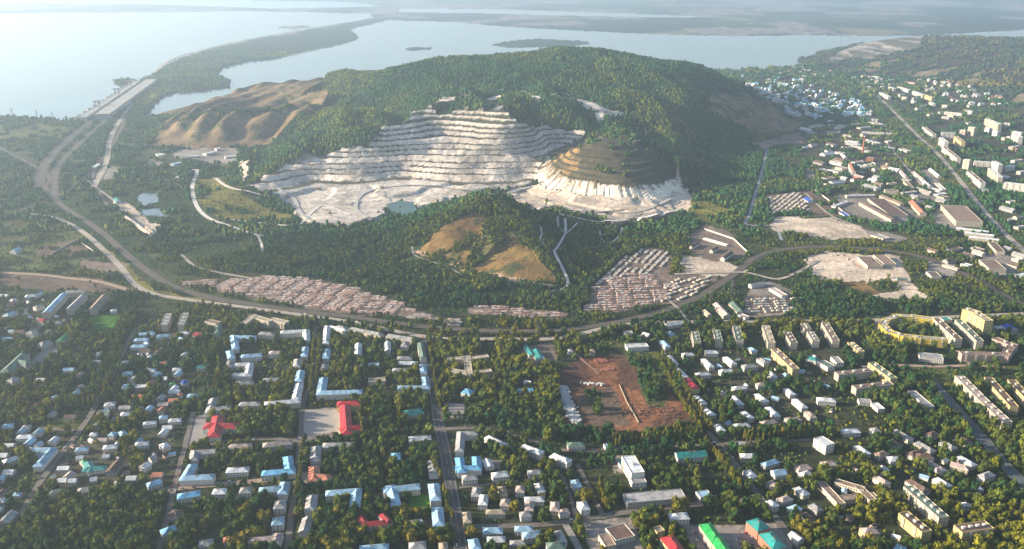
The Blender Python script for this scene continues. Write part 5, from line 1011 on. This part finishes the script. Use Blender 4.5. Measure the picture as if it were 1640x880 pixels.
def tint(n, X, Y, seed, warm=0.0):
    t = np.clip(fbm(X, Y, 55, 2, seed) * .7 + (fbm(X, Y, 260, 3, seed + 5) - .5) * 1.6 + .5 - .55 + RNG.normal(0, .20, n) + warm, 0, 1)[:, None]
    c = np.array((.024, .072, .022)) * (1 - t) + np.array((.17, .165, .014)) * t
    return c * RNG.uniform(.75, 1.25, (n, 1))
def merge(name, protos, X, Y, Z, sx, sz, cols_, label, cat='trees'):
    Vs = []; Fs = []; Cs = []; n = 0; pick = RNG.integers(0, len(protos), len(X)); rot = RNG.uniform(0, 6.28, len(X))
    for pi, (pv, pf) in enumerate(protos):
        m = np.where(pick == pi)[0]
        if not len(m): continue
        c, s = np.cos(rot[m])[:, None], np.sin(rot[m])[:, None]
        vx = (pv[None, :, 0] * c - pv[None, :, 1] * s) * sx[m][:, None] + X[m][:, None]; vy = (pv[None, :, 0] * s + pv[None, :, 1] * c) * sx[m][:, None] + Y[m][:, None]; vz = pv[None, :, 2] * sz[m][:, None] + Z[m][:, None]
        Vs.append(np.stack([vx, vy, vz], -1).reshape(-1, 3)); k = len(pv)
        Fs.append((pf[None] + (np.arange(len(m)) * k)[:, None, None] + n).reshape(-1, 3)); n += len(m) * k; Cs.append(np.repeat(cols_[m], k, 0))
    o = np_mesh(name, np.concatenate(Vs), np.concatenate(Fs), FOL, np.concatenate(Cs)); tag(o, label, cat, None, 'stuff'); return o
def scatter(xr, yr, sp, seed, ymin=0, ymax=1e9):
    """jittered grid in world metres, kept by the ground's tree cover"""
    rg = np.random.default_rng(seed); gx, gy = np.meshgrid(np.arange(*xr, sp), np.arange(*yr, sp)); gx = gx.ravel() + rg.uniform(-.45, .45, gx.size) * sp; gy = gy.ravel() + rg.uniform(-.45, .45, gy.size) * sp
    m = np.abs(gx / gy) < .80; gx = gx[m]; gy = gy[m]
    z = height(gx, gy); c = gclass(gx, gy); d = np.array(DENS)[c]
    nz = fbm(gx, gy, 42, 3, 91); nz = np.clip((nz - .5) * 2.2 + .5, 0, 1)
    keep = (nz < d) & ~occupied(gx, gy) & (z > -1)
    return gx[keep], gy[keep], z[keep], c[keep]
lo = [(lambda v, f: (v * (1 + .0), f))(*(lambda s: (np.concatenate([ico()[0] * (1, 1, 1.15)]) * .5 * (1 + np.random.default_rng(s).uniform(-.32, .32, (12, 1))) + (0, 0, .5), ico()[1]))(s)) for s in range(6)]
# mountain and plain forests beyond 1900 m
X, Y, Z, c = scatter((-2200, 2400), (2050, 4300), 8.6, 5)
px_, py_ = proj(X, Y, Z + 6); vis = (px_ > -120) & (px_ < 1760) & (py_ < 420)
X, Y, Z = X[vis], Y[vis], Z[vis]; n = len(X); print('FOREST', n)
s = RNG.uniform(6.5, 11, n); merge('forest', lo, X, Y, Z - 1.5, s, s * RNG.uniform(1.0, 1.5, n), tint(n, X, Y, 7, -.28), 'dense mixed forest covering the mountain slopes')
X, Y, Z, c = scatter((-3500, 4500), (4300, 7200), 17, 6); px_, py_ = proj(X, Y, Z); vis = (px_ > -100) & (px_ < 1760); X, Y, Z = X[vis], Y[vis], Z[vis]; n = len(X); print('FAR', n)
s = RNG.uniform(12, 20, n); tf_ = tint(n, X, Y, 7, -.25); tf_ = np.where((c[vis] == G_FHILL)[:, None], tf_ * (1.0, .78, 1.1) + (.008, .002, .008), tf_); merge('forest', lo, X, Y, Z - 2, s, s * .9, tf_, 'distant woods on the far hill and river flats')
# middle distance
mid = [crown_geo(200 + k, 46, lobes=3 + k % 3, leaf=.30, slim=(1, .7, 1.1, 1, .6, 1)[k]) for k in range(6)]
X, Y, Z, c = scatter((-1600, 1600), (1480, 2050), 7.6, 8); px_, py_ = proj(X, Y, Z + 6); vis = (px_ > -300) & (px_ < 1940); X, Y, Z, c = X[vis], Y[vis], Z[vis], c[vis]; n = len(X); print('MID', n)
s = RNG.uniform(7, 12, n) * np.where((c == G_FOREST) | (c == G_DENSE), 1, .8); merge('woodland', mid, X, Y, Z - 1.2, s, s * RNG.uniform(1.0, 1.45, n), tint(n, X, Y, 17, 0), 'dense woodland at the foot of the hills')
# town trees
near = [crown_geo(300 + k, 230, lobes=4 + k % 4, leaf=.14 + .015 * (k % 4), slim=(1, 1, .8, 1.15, .6, 1, 1.1, .7)[k]) for k in range(8)]
X, Y, Z, c = scatter((-1100, 1100), (730, 1480), 8.6, 9); px_, py_ = proj(X, Y, Z + 6); vis = (px_ > -260) & (px_ < 1900) & (py_ < 980); X, Y, Z, c = X[vis], Y[vis], Z[vis], c[vis]
# belts of poplars traced along streets and the building site
BELT = ['1052,572 1066,600 1085,632 1103,662 1122,690', '1060,566 1076,596 1096,628 1116,660 1132,684', '980,706 1010,702 1050,699 1090,696 1125,692', '1068,575 1088,606 1108,640 1128,672 1140,690', '985,712 1030,706 1080,703 1125,699', '100,625 140,585 175,545 205,505', '90,650 130,640 165,625 185,590', '1190,700 1240,694 1290,690 1330,688', '1196,706 1240,701 1290,697',
        '504,540 501,570 500,600 497,630', '512,540 510,580 508,610', '487,712 481,760 474,800', '688,560 697,610 703,650', '196,560 180,600 165,640', '210,500 190,545 175,590', '82,652 110,650 140,648 165,640', '960,776 966,800 972,815',
        '641,645 640,670 641,690', '579,645 578,670 580,700', '690,740 706,765', '330,590 338,560 345,545', '340,630 350,600 352,575', '1130,712 1160,750 1190,790', '712,790 722,830']
bx = []; 
for s_ in BELT:
    p = np.array([float(t) for t in s_.replace(' ', ',').split(',')]).reshape(-1, 2); gx, gy, gz = ground(p[:, 0], p[:, 1] + 5); L = np.concatenate([[0], np.cumsum(np.hypot(np.diff(gx), np.diff(gy)))])
    for t in np.arange(0, L[-1], 7.5): bx.append((np.interp(t, L, gx) + random.uniform(-1.5, 1.5), np.interp(t, L, gy) + random.uniform(-1.5, 1.5)))
bx = np.array(bx); order = np.argsort(bx[:, 1]); bx = bx[order]; bx_rest = bx[290:]; bx = bx[:290]; print('POPLARS', len(bx))
def ground_at(x, y): return float(height(x, y))
def tree_proto(kind, seed):
    slim = .55 if kind == 'poplar' else 1.0
    v, f = crown_geo(seed, 420 if kind != 'poplar' else 360, slim=slim, lobes=7, leaf=.13)
    rg = np.random.default_rng(seed)
    crown = np_mesh('crown', v, f, None, None) if False else None
    me = bpy.data.meshes.new('crown'); me.from_pydata([tuple(q) for q in v], [], [tuple(q) for q in f]); me.materials.append(FOLI)
    tv = []; tf = []
    def limb(a, b, r0, r1):
        a = Vector(a); b = Vector(b); d = (b - a).normalized(); u = d.orthogonal().normalized(); w_ = d.cross(u); n = len(tv)
        for p, r in ((a, r0), (b, r1)):
            for k in range(6): an = k * math.pi / 3; tv.append(tuple(p + (u * math.cos(an) + w_ * math.sin(an)) * r))
        tf.extend([(n + k, n + (k + 1) % 6, n + 6 + (k + 1) % 6, n + 6 + k) for k in range(6)])
    limb((0, 0, -.05), (0, 0, .4), .035, .022); limb((0, 0, .4), (.02, .01, .75), .022, .01)
    for k in range(4): an = k * 1.6 + seed; limb((0, 0, .3 + .05 * k), (.2 * math.cos(an) * slim, .2 * math.sin(an) * slim, .55 + .05 * k), .014, .006)
    tm = bpy.data.meshes.new('trunk'); tm.from_pydata(tv, [], tf); tm.materials.append(M_TRUNK); return me, tm
FOLI = mat('leaves', (.07, .08, .02), var=.4, sc=2.2, rough=.9, spec=.1)
nt = FOLI.node_tree; b_ = nt.nodes['Principled BSDF']; oi = nt.nodes.new('ShaderNodeObjectInfo'); cr = nt.nodes.new('ShaderNodeValToRGB'); cr.color_ramp.elements[0].color = (.020, .055, .016, 1); cr.color_ramp.elements[1].color = (.19, .155, .016, 1)
e = cr.color_ramp.elements.new(.5); e.color = (.068, .10, .014, 1)
nt.links.new(oi.outputs['Random'], cr.inputs[0])
for l in list(nt.links):
    if l.to_node.type == 'VECT_MATH' and l.from_node.type == 'RGB': s_ = l.to_socket; nt.links.remove(l); nt.links.new(cr.outputs[0], s_)
FOLB = FOLI
FOLI = FOLB.copy(); FOLI.name = 'poplar_leaves'; cr2 = [q for q in FOLI.node_tree.nodes if q.type == 'VALTORGB'][0].color_ramp
for q, cc in zip(cr2.elements, ((.10, .12, .018, 1), (.15, .145, .018, 1), (.22, .18, .02, 1))): q.color = cc
PP = [tree_proto('poplar', 500 + k) for k in range(4)]
FOLI = FOLB
TP = [tree_proto('broad', 400 + k) for k in range(6)]
def place_tree(nm, protos, x, y, z, w, h, lab, grp):
    cm, tm = random.choice(protos); root = empty(nm, (x, y, z), random.random() * 6.28)
    for k, me in (('trunk', tm), ('crown', cm)):
        o = bpy.data.objects.new(k, me); S.collection.objects.link(o); o.parent = root; o.scale = (w, w, h)
    tag(root, lab, 'tree', grp)
def near_lm(x, y): qx, qy = proj(x, y, 0); return min(LM, key=lambda l: (l[0] - qx) ** 2 + ((l[1] - qy) * 1.7) ** 2)[2]
for x, y in bx:
    lm = near_lm(x, y); place_tree('poplar_tree', PP, x, y, ground_at(x, y), random.uniform(8, 11), random.uniform(14, 19), f'slender yellow-green poplar in the tree belt near {lm}', f'poplars near {lm}')
if len(bx_rest):
    nb = len(bx_rest); merge('woodland', [crown_geo(700 + k, 200, slim=.55, lobes=6, leaf=.15) for k in range(4)], bx_rest[:, 0], bx_rest[:, 1], height(bx_rest[:, 0], bx_rest[:, 1]) - 1, RNG.uniform(8, 11, nb), RNG.uniform(14, 19, nb), tint(nb, bx_rest[:, 0], bx_rest[:, 1], 3, .6), 'more distant poplars of the street tree belts')
d = np.hypot(X, Y) ; inframe = (proj(X, Y, Z + 6)[0] > -5) & (proj(X, Y, Z + 6)[0] < 1645) & (proj(X, Y, Z + 6)[1] < 885)
order = np.argsort(np.where(inframe, d, 1e9)); ind = order[:295]; rest = order[295:]
for i in ind:
    lm = near_lm(X[i], Y[i]); w = random.uniform(11, 17.5); place_tree('broadleaf_tree', TP, X[i], Y[i], Z[i] - .3, w, w * random.uniform(.95, 1.3), f'rounded broadleaf tree standing near {lm}', f'broadleaf trees near {lm}')
X, Y, Z = X[rest], Y[rest], Z[rest]; n = len(X); print('TOWN', n)
s = 6.5 + 11 * RNG.beta(1.6, 1.9, n); merge('woodland', near, X, Y, Z - .8, s, s * RNG.uniform(.95, 1.4, n), tint(n, X, Y, 27, .25), 'leafy town trees filling the streets and yards')
X, Y, Z, c = scatter((-1100, 1100), (730, 1480), 4.6, 19)
k_ = (RNG.random(len(X)) < .55) & ~np.isin(c, [G_RED, G_YARD, G_LAWN]); px_, py_ = proj(X, Y, Z); k_ &= (px_ > -100) & (px_ < 1740) & (py_ < 950); X, Y, Z = X[k_], Y[k_], Z[k_]
xg = np.concatenate([RNG.uniform(-1000, 1000, 16000), RNG.uniform(-1700, 1500, 26000)]); yg = np.concatenate([RNG.uniform(740, 1500, 16000), RNG.uniform(1480, 2900, 26000)]); cg = gclass(xg, yg); kk = np.isin(cg, [G_TOWN, G_SPARSE, G_SCRUB, G_MEADOW, G_DARKG, G_YELLOW, G_TANW]) & ~occupied(xg, yg); X = np.concatenate([X, xg[kk]]); Y = np.concatenate([Y, yg[kk]]); Z = height(X, Y); n = len(X); print('SHRUBS', n)
s = RNG.uniform(2.2, 5, n); merge('undergrowth', lo, X, Y, Z - .5, s, s * RNG.uniform(.7, 1.1, n), tint(n, X, Y, 33, .05), 'bushes and garden shrubs between the houses', 'undergrowth')
# ------------------------------------------------------------------ haze
hz = bpy.data.materials.new('haze'); hz.use_nodes = True; nt = hz.node_tree; nt.nodes.clear(); out = nt.nodes.new('ShaderNodeOutputMaterial'); pv = nt.nodes.new('ShaderNodeVolumePrincipled')
pv.inputs['Color'].default_value = (.62, .79, 1.0, 1); pv.inputs['Density'].default_value = 7e-5; pv.inputs['Anisotropy'].default_value = .5
nt.links.new(pv.outputs[0], out.inputs['Volume'])
v, f = box_vf(0, 31000, -10.5, 170000, 72000, 620 + 10.5); o = mesh_obj('haze', v, f, hz); tag(o, 'pale summer haze over the valley', 'haze', None, 'stuff')
